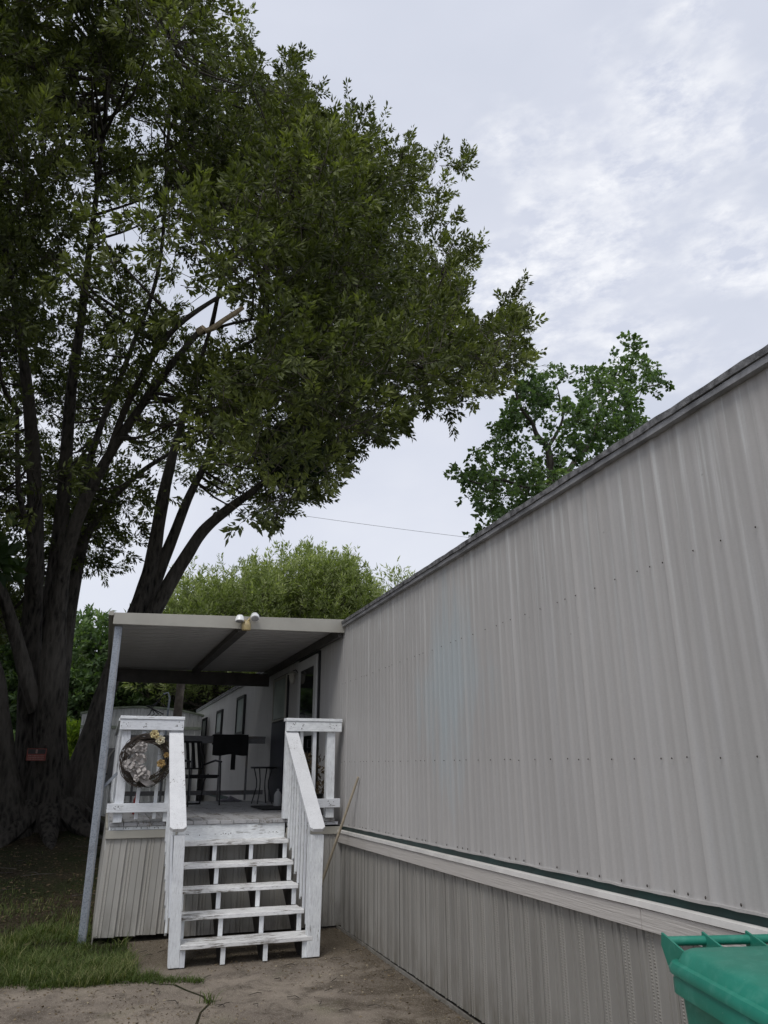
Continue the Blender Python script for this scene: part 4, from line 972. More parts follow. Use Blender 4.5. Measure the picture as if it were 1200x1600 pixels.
def make_crown(parent, domain, mask, n_clump, crad, n_spray, n_leaf, leaf_len, leaf_w, mat, attach, seed, up=0.35, margin=0.55, keep=None, spray_len=0.55, bark=None, tipbias=0.75, bmax=9.0, br=0.02, cull=None, extra=None, tmul=1.0, loose=0.0):
    r_ = np.random.default_rng(seed)
    c0, rad = np.array(domain[0], float), np.array(domain[1], float)
    C = []
    tries = 0
    while len(C) < n_clump and tries < 400:
        q = r_.uniform(-1, 1, (2000, 3)); q = q[(np.sum(q**2, 1) < 1) & (np.sum(q**2, 1) > 0.06)]; P = c0 + q * rad; tries += 1
        ok = np.ones(len(P), bool)
        if mask is not None:
            px, py, vis = project(P); d = np.linalg.norm(P - [0, 0, CAM_H], axis=1); mr = margin * crad * FPX / d
            for dx, dy in ((0, 0), (1, 0), (-1, 0), (0, 1), (0, -1)): ok &= inside(px + dx * mr, py + dy * mr, mask) | ~vis
        if keep is not None: ok &= keep(P, r_)
        for p in P[ok][:60]:
            if all(np.sum((p - o_) ** 2) > (crad * 0.62) ** 2 for o_ in C[-2500:]): C.append(p)
            if len(C) >= n_clump: break
    C = np.array(C); nc = len(C)
    # sprays per clump: mostly on the shell of each clump, pointing outward
    ci = np.repeat(np.arange(nc), n_spray); m_ = len(ci)
    od = unit(unit(r_.normal(size=(m_, 3))) + unit((C[ci] - c0) / rad) * 0.45 + [0, 0, up * 0.4])
    rr_ = crad * r_.uniform(0.25, 1.0, m_) ** 0.6 * r_.uniform(0.7, 1.15, nc)[ci]
    O = C[ci] + od * rr_[:, None] * np.array([1, 1, 0.8])
    D = unit(od + r_.normal(size=(m_, 3)) * 0.35 + [0, 0, up]); SL = spray_len * r_.uniform(0.6, 1.3, m_)
    if mask is not None:     # keep the silhouette measured for this tree
        T_ = O + D * SL[:, None]; px, py, vis = project(T_); jx = r_.normal(0, 6 + loose, m_); ok = inside(px + jx, py + jx * 0.5, mask) | ~vis
        O, D, SL, ci = O[ok], D[ok], SL[ok], ci[ok]; m_ = len(O)
    if extra is not None:     # leading shoots that break the outline
        for (tx, ty, td, dx, dz, sl_) in extra:
            tip = at(tx, ty, td)
            for q_ in range(5):
                d_ = unit(np.array([dx, r_.normal(0, 0.25), dz]) + r_.normal(size=3) * (0.12 if q_ == 0 else 0.38)); s_ = sl_ * (1.0 if q_ == 0 else r_.uniform(0.5, 0.8))
                o_ = tip - unit(np.array([dx, 0.0, dz])) * sl_ * (1.0 if q_ == 0 else r_.uniform(0.9, 1.35))
                O = np.vstack([O, o_]); D = np.vstack([D, d_]); SL = np.append(SL, s_); ci = np.append(ci, int(np.argmin(np.linalg.norm(C - tip, axis=1))))
        m_ = len(O)
    if cull is not None:
        ok = ~cull(O + D * (SL * 0.6)[:, None], r_); O, D, SL, ci = O[ok], D[ok], SL[ok], ci[ok]; m_ = len(O)
    ctint = r_.normal(0, 0.15, nc) + 0.20 * np.sin(C[:, 0] * 1.3 + 2) * np.sin(C[:, 1] * 1.1) * np.sin(C[:, 2] * 1.2 + 1) + 0.10 * np.clip((C[:, 2] - c0[2]) / rad[2], -1, 1)  # height term lightens the crown top, light from above put into leaf tint
    si = np.repeat(np.arange(m_), n_leaf); nl = len(si)
    tt = r_.uniform(0, 1, nl) ** tipbias
    rad_d = r_.normal(size=(nl, 3)); rad_d -= D[si] * np.sum(rad_d * D[si], 1)[:, None]; rad_d = unit(rad_d)
    P = O[si] + D[si] * (SL[si] * tt)[:, None] + rad_d * 0.03
    LD = unit(D[si] * (0.35 + 0.9 * tt)[:, None] + rad_d * 0.95 + np.array([0, 0, -0.12]))
    Ls = leaf_len * r_.uniform(0.6, 1.25, nl); W = leaf_w * r_.uniform(0.7, 1.25, nl)
    stint = r_.normal(0, 0.10, m_)
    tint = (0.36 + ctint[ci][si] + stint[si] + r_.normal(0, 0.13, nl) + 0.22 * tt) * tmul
    leaf_cloud('crown', P, LD, Ls, W, tint, mat, parent, seed=seed, local_off=tuple(parent.location))
    # twigs of each spray, one joined part
    mats = bark or M['bark2']
    n = m_; a = O - D * (SL * 0.5)[:, None]; b = O + D * (SL * 0.95)[:, None]; S1 = unit(np.cross(D, r_.normal(size=(n, 3)))); S2 = np.cross(D, S1)
    v = np.empty((n, 4, 3)); v[:, 0] = a + S1 * 0.007; v[:, 1] = a - S1 * 0.004 + S2 * 0.006; v[:, 2] = a - S1 * 0.004 - S2 * 0.006; v[:, 3] = b
    v = v.reshape(-1, 3) - np.array(parent.location)
    idx = (np.arange(n)[:, None] * 4 + np.array([0, 1, 3, 1, 2, 3, 2, 0, 3])[None]).ravel().astype(np.int32)
    me = bpy.data.meshes.new('twigs'); me.vertices.add(n * 4); me.vertices.foreach_set('co', v.astype(np.float32).ravel())
    me.loops.add(n * 9); me.loops.foreach_set('vertex_index', idx); me.polygons.add(n * 3); me.polygons.foreach_set('loop_start', np.arange(0, n * 9, 3, dtype=np.int32)); me.update(calc_edges=True)
    me.materials.append(mats); o = bpy.data.objects.new('twigs', me); COL.objects.link(o); o.parent = parent; kind(o, 'stuff')
    # branches from the limbs to the clumps
    mb = MB(); AT = np.vstack([S[len(S)//3:, :3] for S in attach]) if attach else np.array([c0])
    for k, c in enumerate(C):
        d2 = np.linalg.norm(AT - c, axis=1) + 0.8 * np.maximum(AT[:, 2] - c[2], 0); j = int(np.argmin(d2)); p = AT[j]
        if d2[j] > bmax: continue
        mid = (p + c) / 2 + r_.normal(0, 0.12, 3) + [0, 0, -0.10 * d2[j]]; S = smooth_path([p, mid, c], 7); L_ = d2[j]
        mb.tube(S, list(np.linspace(br + 0.008 * L_, 0.006, 7)), 5, False)
    kind(mb.build('branches', mats, parent, True), 'stuff')
    return C

MASK_A = [(-900, -900), (300, -900), (335, -300), (352, -40), (372, 0), (390, 48), (412, 75), (400, 108), (425, 120), (450, 75), (484, 95), (490, 150), (520, 182), (548, 165), (568, 190),
          (588, 182), (610, 215), (645, 210), (672, 250), (700, 250), (738, 235), (750, 250), (728, 290), (698, 318), (704, 360), (742, 368), (755, 392), (738, 425), (728, 470), (738, 500), (775, 485), (798, 450), (815, 450),
          (815, 482), (846, 490), (828, 536), (838, 562), (802, 602), (768, 622), (746, 642), (716, 682), (690, 655), (650, 688), (600, 702), (562, 690), (546, 742), (528, 778), (492, 792),
          (470, 790), (436, 832), (396, 838), (340, 848), (300, 800), (268, 850), (225, 870), (205, 930), (196, 1000), (150, 1030), (120, 980), (0, 1010), (-300, 1060), (-900, 1100)]
_pr = np.random.default_rng(101); PUFF = np.array([-0.8, 14.9, 11.2]) + _pr.uniform(-1, 1, (430, 3)) * [10.8, 8.4, 9.8]
def keepA(P, r_):
    px, py, v = project(P); k = r_.uniform(0, 1, len(P))
    stem = (py > 620) & (px < 360)
    front = P[:, 1] < 15.6
    ok = ~(stem & front & (k > 0.40)) & ~((py > 760) & (px < 330) & (P[:, 1] < 14.6))
    ok &= ~((px > 560) & (py > 330) & (k > 0.72))
    ok &= ~((py > 840) & (px < 330) & (k > 0.75))
    ok &= P[:, 1] > 8.2
    ok &= ~((px > 205) & (px < 345) & (py > 770))
    # sky openings between the stems
    for (gx, gy, gr) in ((335, 545, 36), (300, 600, 26), (150, 650, 32), (235, 860, 60), (300, 820, 60), (190, 950, 40), (385, 800, 20), (520, 640, 26), (75, 690, 18), (230, 520, 22)):
        ok &= ~(((px - gx) ** 2 + (py - gy) ** 2 < gr ** 2) & (k > 0.06))
    ok &= P[:, 2] > 2.4
    dp = np.min(np.linalg.norm(P[:, None] - PUFF[None], axis=2), axis=1); ok &= (dp < 1.15)
    ok &= ~(((px < -120) | (py < -160) | (P[:, 1] > 19.5)) & (k > 0.4))
    shell = np.linalg.norm((P - [-0.8, 14.9, 11.2]) / [10.5, 8.2, 9.6], axis=1); ok &= (shell > 0.45) | (k < 0.35)
    ok &= ~((((px - 345) / 115) ** 2 + ((py - 510) / 75) ** 2 < 1) & (P[:, 1] < 13.9))
    ok &= ~(inside(px, py, [(100, 820), (150, 640), (280, 500), (340, 470), (350, 540), (240, 700), (150, 860)]) & (P[:, 1] < 14.2) & (k > 0.12))
    # thinner cover on the underside of the right-hand arm
    ok &= ~((py > 560) & (px > 540) & (k > 0.6))
    return ok
def cullA(T, r_):
    # open air in front of the freshly broken limb and the main stems below it
    px, py, v = project(T); k = r_.uniform(0, 1, len(T)); c = v & (((px - 342) / 62) ** 2 + ((py - 503) / 44) ** 2 < 1) & (T[:, 1] < 12.9)
    for (x0, y0, x1, y1, w_, d_, pr) in ((215, 640, 318, 512, 15, 13.4, 0.85), (140, 770, 215, 640, 20, 14.0, 0.9), (97, 900, 140, 770, 24, 15.0, 0.9), (250, 545, 300, 490, 12, 13.0, 0.7), (50, 960, 48, 700, 18, 15.6, 0.7), (98, 860, 108, 640, 16, 15.9, 0.6), (255, 800, 275, 700, 16, 16.4, 0.7), (330, 820, 440, 725, 14, 15.4, 0.6)):
        f = np.clip(((px - x0) * (x1 - x0) + (py - y0) * (y1 - y0)) / ((x1 - x0) ** 2 + (y1 - y0) ** 2), 0, 1)
        c |= v & (np.hypot(px - x0 - f * (x1 - x0), py - y0 - f * (y1 - y0)) < w_) & (T[:, 1] < d_) & (k < pr)
    return c
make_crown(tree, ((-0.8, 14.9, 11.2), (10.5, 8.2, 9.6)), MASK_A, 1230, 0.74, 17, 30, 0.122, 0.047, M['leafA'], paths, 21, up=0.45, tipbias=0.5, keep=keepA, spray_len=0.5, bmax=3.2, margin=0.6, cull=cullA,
           extra=[(383, 0, 13.5, 0.1, 1, 0.9), (402, 62, 13.5, 0.6, 0.8, 0.7), (458, 50, 13.0, 0.05, 1, 1.0), (482, 72, 13.0, 0.3, 1, 0.8), (545, 134, 13, 0.0, 1, 0.9), (574, 152, 13.4, 0.1, 1, 0.8), (600, 170, 13.0, 0.15, 1, 0.9), (642, 190, 13.6, 0.1, 1, 0.7),
                  (682, 212, 12.8, 0.1, 1, 0.8), (728, 214, 13, 0.1, 1, 0.9), (750, 232, 13, 0.6, 0.7, 0.8), (742, 262, 12.8, 0.9, 0.2, 0.6), (728, 330, 13.2, 0.6, 0.6, 0.6), (750, 356, 13, 0.3, 1, 0.8), (762, 385, 12.8, 0.9, 0.2, 0.7), (745, 415, 13, 0.8, -0.2, 0.6),
                  (800, 430, 13.2, 0.1, 1, 1.0), (820, 442, 13.2, 0.6, 0.7, 0.8), (842, 482, 13, 0.9, 0.4, 0.9), (828, 510, 13.2, 0.9, 0.0, 0.7), (838, 545, 13.1, 0.9, 0.4, 0.9), (806, 470, 13.2, 0.5, 0.8, 1.0), (815, 580, 13.3, 0.8, 0.1, 0.8), (745, 640, 13.4, 0.6, -0.7, 0.7),
                  (715, 682, 13.5, 0.3, -1, 0.7), (690, 655, 13.6, 0.5, -0.6, 0.6), (646, 692, 14, 0.4, -0.7, 0.6), (600, 700, 14, 0.2, -0.9, 0.6), (547, 738, 14.4, 0.4, -0.7, 0.6), (500, 792, 14.6, 0.3, -0.9, 0.6), (436, 832, 14.9, 0.2, -1, 0.5), (522, 165, 13.4, 0.0, 1, 0.7), (506, 125, 13.2, 0.3, 0.9, 0.7)])
# the dense dark clump low in the crown
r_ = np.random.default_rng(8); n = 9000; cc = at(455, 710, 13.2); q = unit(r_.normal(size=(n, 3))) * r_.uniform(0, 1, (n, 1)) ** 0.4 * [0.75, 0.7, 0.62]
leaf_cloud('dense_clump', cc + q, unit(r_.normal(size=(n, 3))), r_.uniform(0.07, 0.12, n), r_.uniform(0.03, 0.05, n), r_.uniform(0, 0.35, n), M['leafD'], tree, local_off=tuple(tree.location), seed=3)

# sign nailed to the trunk
sg = thing('tree_sign', tuple(at(57, 1179, 14.72)), 'small red and black metal sign nailed to the big trunk', 'sign')
q0 = at(57, 1179, 14.72)
MB().box((q0[0] - 0.155, q0[1] - 0.004, q0[2] - 0.10), (q0[0] + 0.155, q0[1], q0[2] + 0.10)).build('plate', simple('faded_red', (0.20, 0.035, 0.022), 0.6, var=0.35, scale=20), sg)
MB().box((q0[0] - 0.14, q0[1] - 0.008, q0[2] + 0.01), (q0[0] + 0.14, q0[1] - 0.005, q0[2] + 0.09)).build('dark_panel', simple('sign_black', (0.02, 0.012, 0.012), 0.6), sg)
mb = MB(); rr = random.Random(2)
mb.box((q0[0] - 0.018, q0[1] - 0.012, q0[2] + 0.02), (q0[0] + 0.012, q0[1] - 0.009, q0[2] + 0.085))
for zz in (-0.02, -0.05, -0.078):
    x = q0[0] - 0.13
    while x < q0[0] + 0.12: w_ = rr.uniform(0.008, 0.02); mb.box((x, q0[1] - 0.008, q0[2] + zz - 0.008), (x + w_, q0[1] - 0.005, q0[2] + zz + 0.008)); x += w_ + 0.008
mb.build('worn_print', simple('worn_print_grey', (0.26, 0.16, 0.14), 0.7), sg)

# second tree, on the far side of the home
t2 = thing('broadleaf_tree', (9.6, 15.5, 0.0), 'open green tree rising behind the roof line of the mobile home', 'tree')
RP = [
 [(880, 1120, 15.5, 60), (870, 900, 15.5, 40), (866, 800, 15.5, 26), (862, 740, 15.5, 22), (856, 700, 15.4, 17), (838, 680, 15.3, 13), (830, 660, 15.2, 10), (815, 640, 15.1, 8), (806, 612, 15.0, 5)],
 [(866, 780, 15.5, 18), (900, 720, 15.6, 14), (926, 690, 15.7, 12), (932, 660, 15.8, 10), (940, 630, 15.8, 8), (962, 600, 15.9, 5), (985, 570, 16.0, 3)],
 [(926, 690, 15.7, 8), (950, 660, 15.7, 7), (975, 640, 15.8, 5), (1000, 610, 15.9, 5), (1030, 600, 16.0, 3)],
 [(862, 760, 15.4, 14), (820, 760, 15.2, 10), (780, 750, 15.0, 8), (750, 755, 14.8, 5), (715, 742, 14.7, 3)],
 [(856, 700, 15.4, 10), (878, 655, 15.1, 7), (876, 625, 14.9, 4), (868, 600, 14.8, 2)],
]
rp = [limb(p, t2, 'trunk' if i == 0 else 'limb', M['bark2'], seed=40 + i, sides=9, jit=0.05) for i, p in enumerate(RP)]
MASK_B = [(696, 742), (738, 722), (728, 696), (770, 690), (764, 664), (792, 650), (790, 610), (828, 566), (868, 566), (884, 592), (906, 560), (925, 578), (948, 568), (958, 532), (988, 517), (1019, 524), (1010, 552), (1040, 578), (1053, 606), (1036, 626), (1008, 618), (990, 642), (1028, 648), (1100, 700), (1100, 1000), (760, 1000), (740, 830), (722, 790), (740, 770)]
def keepB(P, r_):
    px, py, v = project(P); k = r_.uniform(0, 1, len(P)); ok = np.ones(len(P), bool)
    for (gx, gy, gr) in ((990, 615, 22), (885, 660, 20), (870, 690, 16), (940, 640, 12), (830, 610, 10), (760, 720, 12), (900, 610, 8), (868, 600, 9), (780, 720, 12), (835, 720, 12), (905, 740, 10)): ok &= ~(((px - gx) ** 2 + (py - gy) ** 2 < gr ** 2) & (k > 0.1))
    return ok
make_crown(t2, ((9.9, 15.2, 9.6), (5.2, 2.6, 5.6)), MASK_B, 250, 0.42, 12, 14, 0.12, 0.10, M['leafB'], rp, 31, up=0.1, keep=keepB, spray_len=0.26, margin=0.22, bmax=0.9, br=0.01, loose=2)

# the feathery trees behind the porch roof
def simple_tree(name, label, px, y, top_px, half_px, leafm, seed, n_clump, crad, ll, lw, up, cat='tree', loose=0.0, extra=None, mask=None, n_spray=10, n_leaf=16, base_py=1330, squash=1.0, sl=0.6, ztrim=None):
    c = at(px, 1195, y); x = c[0]; top = at(px, top_px, y)[2]; g = gzn(x, y); half = half_px * y / FPX * 1.0
    root = thing(name, (x, y, g), label, cat)
    h = top - g; P = np.array([(x, y, g - 0.1), (x + 0.1, y, g + h * 0.25), (x - 0.1, y + 0.1, g + h * 0.5), (x, y, g + h * 0.8)])
    S = smooth_path(P, 14); rd = np.linspace(max(0.09, h * 0.018), 0.03, 14); MB().tube(S, list(rd), 9, True, 0.08, seed).build('trunk', M['bark2'], root, True)
    S4 = [np.column_stack([S, rd])]
    zc = g + h * (0.56 if ztrim is None else ztrim)
    make_crown(root, ((x, y, zc), (half, half * 0.8, (top - zc) * squash)), mask, n_clump, crad, n_spray, n_leaf, ll, lw, leafm, S4, seed, up=up, spray_len=sl, margin=0.4, bmax=6, loose=loose, extra=extra)
    return root
MC = [(180, 1100), (225, 960), (262, 912), (290, 892), (320, 900), (345, 888), (366, 910), (384, 896), (398, 872), (420, 880), (440, 895), (455, 868), (478, 850), (500, 852), (516, 884), (524, 900), (536, 868), (556, 862), (572, 885), (584, 910), (604, 930), (600, 1100)]
simple_tree('feathery_tree', 'bright feathery green tree left of centre behind the porch roof', 322, 30, 868, 105, M['leafC'], 51, 170, 0.85, 0.22, 0.055, 1.5, mask=MC, n_leaf=30, sl=1.0, loose=12, extra=[(292, 880, 30, -0.08, 1, 1.3), (318, 886, 30, 0.0, 1, 1.3), (345, 874, 30, 0.08, 1, 1.3), (272, 900, 30, -0.08, 1, 1.3)])
simple_tree('feathery_tree', 'tallest bright feathery green tree above the middle of the porch roof', 462, 31, 832, 105, M['leafC'], 52, 210, 0.85, 0.22, 0.055, 1.7, mask=MC, n_leaf=30, sl=1.0, loose=12, extra=[(398, 860, 31, -0.08, 1, 1.3), (410, 864, 31, 0.0, 1, 1.3), (428, 868, 31, 0.08, 1, 1.3), (455, 855, 31, -0.08, 1, 1.3), (470, 842, 31, 0.0, 1, 1.3), (488, 838, 31, 0.08, 1, 1.3), (500, 846, 31, -0.08, 1, 1.3)])
simple_tree('feathery_tree', 'bright feathery green tree touching the roof edge of the mobile home', 545, 29, 848, 70, M['leafC'], 53, 130, 0.8, 0.22, 0.055, 1.7, mask=MC, n_leaf=30, sl=1.0, loose=12, extra=[(535, 858, 29, -0.08, 1, 1.3), (548, 850, 29, 0.0, 1, 1.3), (560, 858, 29, 0.08, 1, 1.3), (576, 888, 29, -0.08, 1, 1.3), (592, 912, 29, 0.0, 1, 1.3)])
simple_tree('far_treetop', 'thin green treetop just showing over the mobile home roof edge', 628, 27, 872, 26, M['leafC'], 54, 20, 0.6, 0.26, 0.055, 0.9, n_leaf=10)
# darker trees further back and to the left
simple_tree('background_tree', 'mid green tree seen between the big trunks and the galvanised post', 130, 34, 980, 95, M['leafB'], 61, 160, 1.0, 0.24, 0.12, 0.2, n_leaf=16)
simple_tree('background_tree', 'dark tree seen under the porch roof behind the neighbouring white trailer', 235, 33, 1000, 80, M['leafD'], 62, 140, 1.0, 0.26, 0.12, 0.2, n_leaf=16)
simple_tree('background_tree', 'dark tree behind the wooden pole seen under the porch roof', 345, 36, 990, 90, M['leafD'], 63, 130, 1.0, 0.28, 0.12, 0.2, n_leaf=16)
simple_tree('background_tree', 'green tree at the left edge behind the big trunks', 10, 36, 960, 110, M['leafB'], 64, 150, 1.1, 0.26, 0.13, 0.2, n_leaf=15)
simple_tree('background_tree', 'distant tree beyond the left edge of the yard', -160, 34, 930, 130, M['leafD'], 65, 140, 1.2, 0.3, 0.15, 0.2, n_leaf=14)
simple_tree('background_tree', 'added dark shade tree, mostly out of view, reaching in at the left edge', -700, 12, 420, 330, M['leafD'], 68, 120, 1.2, 0.3, 0.16, 0.2, n_leaf=14)  # added mostly out of view to block light coming from the left
for o in list(COL.objects):
    if o.parent is None and o.name.startswith('background_tree'): o['group'] = 'background trees beyond the yard'
    if o.parent is None and o.name.startswith('feathery_tree'): o['group'] = 'feathery trees behind the porch roof'
simple_tree('yellow_green_shrub', 'bright yellow green shrub glimpsed between two big trunks', 106, 24, 1150, 30, M['leafE'], 66, 40, 0.4, 0.20, 0.07, 0.5, cat='shrub', n_leaf=16, sl=0.35)
simple_tree('low_bush', 'low green bush behind the yellow green shrub', 60, 27, 1170, 90, M['leafB'], 67, 70, 0.6, 0.2, 0.1, 0.3, cat='bush', n_leaf=14, sl=0.4)

# ================================================================== NEIGHBOURING TRAILER
nb = thing('neighbour_trailer', (0.9, 22.0, 0.45), 'white corrugated end of a neighbouring trailer seen behind the porch', 'trailer')
NX0, NX1, NY = -0.75, 2.40, 22.0
white_sheet = simple('white_corrugated_sheet', (0.82, 0.82, 0.80), 0.5, var=0.22, scale=2)
def arch(x): u = (x - NX0) / (NX1 - NX0); return 2.98 + 0.20 * math.sin(math.pi * min(max(u, 0), 1)) ** 0.8
k = 0; x = NX0
while x < NX1 - 0.01:
    x2 = min(x + 0.35, NX1); vs = []; fs = []; m_ = 14
    for i in range(m_ + 1):
        xx = x + (x2 - 0.004 - x) * i / m_; d = 0.018 if (i % 4) in (0, 1) else 0.0
        vs += [(xx, NY - d, 2.70), (xx, NY - d, arch(xx))]
    for i in range(m_): fs.append((2*i, 2*i+2, 2*i+3, 2*i+1))
    MB().add(vs, fs).build('gable_sheet', white_sheet, nb)
    vs = []; fs = []
    for i in range(m_ + 1):
        xx = x + (x2 - 0.004 - x) * i / m_; d = 0.03 if (i % 7) in (0, 1) else 0.0
        vs += [(xx, NY - d, 0.48), (xx, NY - d, 2.62)]
    for i in range(m_): fs.append((2*i, 2*i+2, 2*i+3, 2*i+1))
    MB().add(vs, fs).build('wall_sheet', white_sheet, nb); x = x2
MB().box((NX0, NY - 0.06, 2.625), (NX1, NY - 0.02, 2.70)).build('cross_trim', simple('greenish_trim', (0.42, 0.46, 0.36), 0.5), nb)
vs = []; fs = []
for i in range(17):
    x = NX0 - 0.05 + (NX1 - NX0 + 0.1) * i / 16; z = arch(x) + 0.002
    vs += [(x, NY - 0.09, z), (x, NY - 0.09, z + 0.05), (x, NY + 10, z), (x, NY + 10, z + 0.05)]
for i in range(16): a = 4 * i; fs += [(a, a+4, a+5, a+1), (a+1, a+5, a+7, a+3), (a+2, a+3, a+7, a+6), (a, a+2, a+6, a+4)]
MB().add(vs, fs).build('roof', simple('greenish_roof_edge', (0.26, 0.30, 0.22), 0.6, var=0.4), nb)
MB().box((NX0 + 0.01, NY + 0.01, 0.3), (NX1 - 0.01, NY + 10, 2.97)).build('wall', white_sheet, nb)
f = MB().box((0.02, NY - 0.07, 1.2), (0.28, NY - 0.045, 2.12)).build('arched_panel', simple('grey_panel', (0.20, 0.20, 0.20), 0.6), nb)
MB().tube([(0.02, NY - 0.075, 1.5), (0.05, NY - 0.075, 1.9), (0.15, NY - 0.075, 2.08), (0.28, NY - 0.075, 2.12)], 0.02, 6).build('panel_arch', M['trim'], f)

pl = thing('wooden_pole', (1.40, 18.0, 0.45), 'weathered wooden utility pole standing behind the porch', 'pole')
MB().tube([(1.36, 18.0, 0.4), (1.40, 18.0, 2.4), (1.44, 18.0, 3.9), (1.46, 18.0, 4.7)], [0.105, 0.10, 0.09, 0.085], 12, True, 0.03).build('shaft', simple('silvered_timber', (0.15, 0.125, 0.10), 0.9, var=0.4, scale=9, bump=0.8), pl, True)
MB().tube([(1.18, 17.9, 0.5), (1.18, 17.9, 2.6), (1.20, 17.9, 3.15), (1.15, 17.9, 3.26), (1.06, 17.9, 3.22)], 0.022, 8).build('conduit', M['galv'], pl, True)
mb = MB(); rr = random.Random(6)
for k in range(4): mb.tube([(1.06, 17.9, 3.22), (0.98 - 0.03 * k, 17.9, 3.1 - 0.05 * k), (0.86 - 0.05 * k, 17.9, 2.95), (0.80 + 0.1 * k, 17.9, 2.78), (0.66 + 0.12 * k, 17.9, 2.66 + 0.03 * k)], 0.012, 5)
mb.build('cables', M['black'], pl, True)
p, q = at(380, 792, 30), at(900, 858, 30); P = [p + (q - p) * f - np.array([0, 0, 0.35 * 4 * f * (1 - f) * 0.3]) for f in np.linspace(0, 1, 16)]
pw = MB().tube(P, 0.009, 5).build('power_line', M['edge'], None, True); tag(pw, 'single thin overhead cable crossing the sky above the feathery trees', 'cable')

# ================================================================== GRASS, WEEDS, LITTER
r_ = np.random.default_rng(77)
def blades(name, P, h, wd, tint, mat, lean=0.55, seed=1):
    rq = np.random.default_rng(seed); n = len(P); a = rq.uniform(0, 6.283, n); d = np.column_stack([np.cos(a), np.sin(a), np.zeros(n)]); s = np.column_stack([-np.sin(a), np.cos(a), np.zeros(n)])
    ln = (h * rq.uniform(0.1, lean * 2.4, n))[:, None]; H = h[:, None] * np.array([0, 0, 1.0]); W = wd[:, None]
    v = np.empty((n, 5, 3)); v[:, 0] = P - s * W; v[:, 1] = P + s * W; v[:, 2] = P + H * 0.6 + d * ln * 0.35 - s * W * 0.7; v[:, 3] = P + H * 0.6 + d * ln * 0.35 + s * W * 0.7; v[:, 4] = P + H * 0.92 + d * ln
    idx = (np.arange(n)[:, None] * 5 + np.array([0, 1, 3, 0, 3, 2, 2, 3, 4])[None]).ravel().astype(np.int32)
    me = bpy.data.meshes.new(name); me.vertices.add(n * 5); me.vertices.foreach_set('co', v.reshape(-1, 3).astype(np.float32).ravel())
    me.loops.add(n * 9); me.loops.foreach_set('vertex_index', idx); me.polygons.add(n * 3); me.polygons.foreach_set('loop_start', np.arange(0, n * 9, 3, dtype=np.int32)); me.update(calc_edges=True)
    at_ = me.attributes.new('tint', 'FLOAT', 'POINT'); at_.data.foreach_set('value', np.repeat(np.clip(tint, 0, 1), 5).astype(np.float32))
    me.materials.append(mat); o = bpy.data.objects.new(name, me); COL.objects.link(o); return o
n = 105000; X = r_.uniform(-4.5, 0.62, n); Y = 7.25 + r_.exponential(1.25, n)
patch = np.sin(X * 3.1 + 1) * np.sin(Y * 2.7) + np.sin(X * 7.3 - Y * 4.1) * 0.5 + r_.normal(0, 0.35, n)
ex = np.interp(X, [e[0] for e in edge[:6]], [e[1] for e in edge[:6]]) - 0.05 + r_.normal(0, 0.035, n)
ok = (Y > ex) & (Y < 14) & ~((X > XL - 0.06) & (Y > B - 0.06)) & ~((X > 0.42 + r_.normal(0, 0.03, n)) & (Y > 7.5))
dens = np.clip(1.15 - (Y - 8.9) * 0.25, np.where(X < -0.8, 0.75, 0.15), 1.0) * np.where(patch > -0.5, 1.0, 0.35)
ok &= r_.uniform(0, 1, n) < dens; X, Y, patch = X[ok], Y[ok], patch[ok]
Z = np.array([gzn(x, y) for x, y in zip(X, Y)])
hh = r_.uniform(0.025, 0.08, len(X)) * (1.0 + 0.5 * (patch > 0.6)) * np.clip(1.2 - (Y - 8.5) * 0.15, 0.5, 1.1)
go = blades('grass', np.column_stack([X, Y, Z - 0.005]), hh, r_.uniform(0.0018, 0.0038, len(X)), 0.38 + 0.14 * patch + r_.normal(0, 0.24, len(X)), M['grass'], 0.7)
kind(go, 'stuff'); go['label'] = 'uneven green grass beside the concrete drive'
# longer tufts
tc_ = r_.uniform([-3.6, 7.5], [0.35, 9.6], (85, 2)); nb_ = 70; ti = np.repeat(np.arange(85), nb_); X = tc_[ti, 0] + r_.normal(0, 0.05, len(ti)); Y = tc_[ti, 1] + r_.normal(0, 0.05, len(ti))
ok = ~((X > XL - 0.08) & (Y > B - 0.1)) & (Y > 7.5) ; X, Y = X[ok], Y[ok]
o = blades('grass_tufts', np.column_stack([X, Y, np.array([gzn(x, y) for x, y in zip(X, Y)])]), r_.uniform(0.06, 0.16, len(X)), r_.uniform(0.0022, 0.0048, len(X)), r_.normal(0.5, 0.2, len(X)), M['grass'], 0.9, 15); kind(o, 'stuff')
# runners creeping over the slab edge
n = 1600; X = r_.uniform(-0.4, 0.95, n); Y = 7.42 - 0.28 * np.clip(X, 0, 1) ** 1.4 + r_.normal(0, 0.05, n)
o = blades('grass_runners', np.column_stack([X, Y, np.full(n, 0.001)]), r_.uniform(0.01, 0.045, n), r_.uniform(0.002, 0.004, n), r_.uniform(0.1, 0.6, n), M['grass'], 1.2, 5); kind(o, 'stuff')
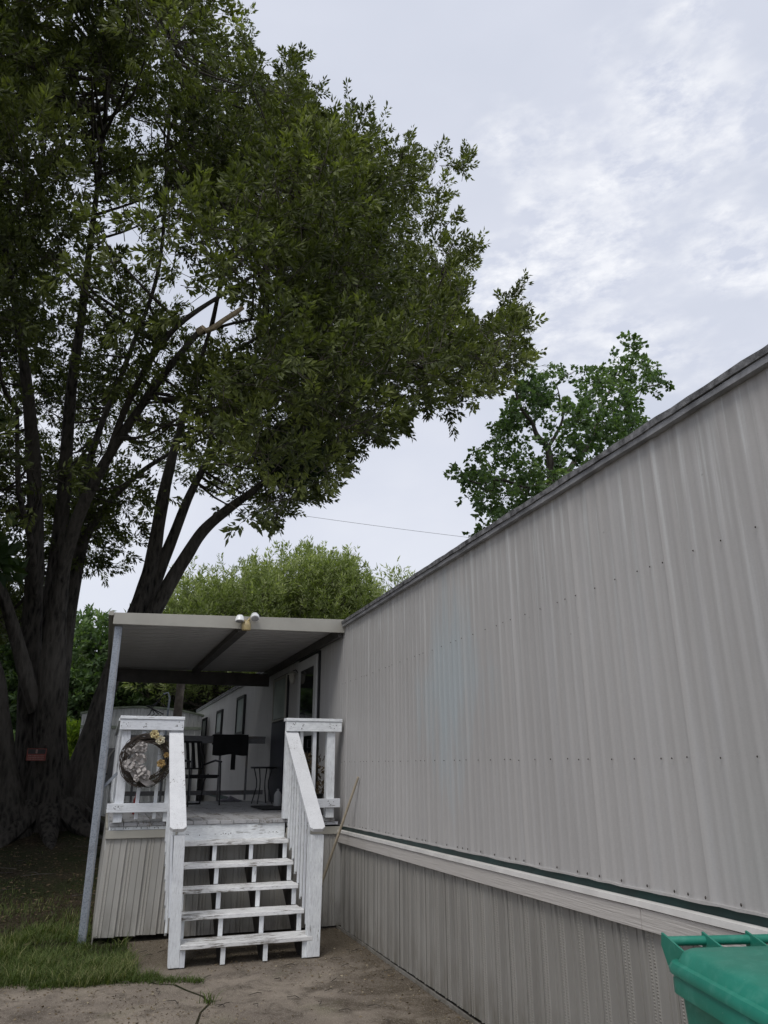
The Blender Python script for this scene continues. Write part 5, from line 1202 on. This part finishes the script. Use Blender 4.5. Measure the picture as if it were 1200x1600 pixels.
# weed in the crack
n = 34; wx, wy = 0.93, 6.55
wd = blades('crack_weed', np.column_stack([wx + r_.normal(0, 0.03, n), wy + r_.normal(0, 0.03, n), np.full(n, 0.0)]), r_.uniform(0.04, 0.12, n), r_.uniform(0.002, 0.004, n), r_.uniform(0.2, 0.6, n), M['grass'], 0.9, 9)
tag(wd, 'small tuft of weed growing from the crack in the concrete', 'weed')
# dry leaf and twig litter
def litter(n, xr, yr, zf, size, seed, name, keep=None, tl=(0.1, 1.0)):
    q = np.random.default_rng(seed); X = q.uniform(*xr, n); Y = q.uniform(*yr, n)
    if keep is not None: k_ = keep(X, Y, q); X, Y = X[k_], Y[k_]
    n = len(X); a = q.uniform(0, 6.283, n); D = unit(np.column_stack([np.cos(a), np.sin(a), q.uniform(-0.05, 0.25, n)])); Z = np.array([zf(x, y) for x, y in zip(X, Y)]) + 0.005
    L_ = q.uniform(*size, n); o = leaf_cloud(name, np.column_stack([X, Y, Z]), D, L_, L_ * q.uniform(0.12, 0.5, n), q.uniform(*tl, n), M['litter'], seed=seed); kind(o, 'stuff'); return o
litter(14000, (-2.4, 2.6), (4.2, 8.8), lambda x, y: 0.001, (0.008, 0.032), 91, 'slab_litter', lambda x, y, q: (q.uniform(0, 1, len(x)) < 0.45 + 0.4 * np.sin(x * 3 + y * 2)) | (x > 2.45))
litter(9000, (-5.0, 0.1), (8.2, 19.0), gzn, (0.02, 0.07), 92, 'leaf_litter', None, (0.0, 0.6))
mb = MB(); rr = random.Random(12)
for k in range(90):
    x = rr.uniform(-3.5, 0.0) if k < 50 else rr.uniform(0.0, 2.5); y = rr.uniform(9.2, 15) if k < 50 else rr.uniform(5.0, 8.6); z = (gzn(x, y) if k < 50 else 0.0) + 0.012; a = rr.uniform(0, 6.28); L_ = rr.uniform(0.05, 0.6 if k < 50 else 0.14)
    e = (x + L_ * math.cos(a), y + L_ * math.sin(a)); mb.tube([(x, y, z), ((x + e[0]) / 2 + 0.02, (y + e[1]) / 2, z + 0.01), (*e, z)], 0.003 if k >= 50 else 0.006, 4)
o = mb.build('fallen_twigs', M['bark2']); kind(o, 'stuff')
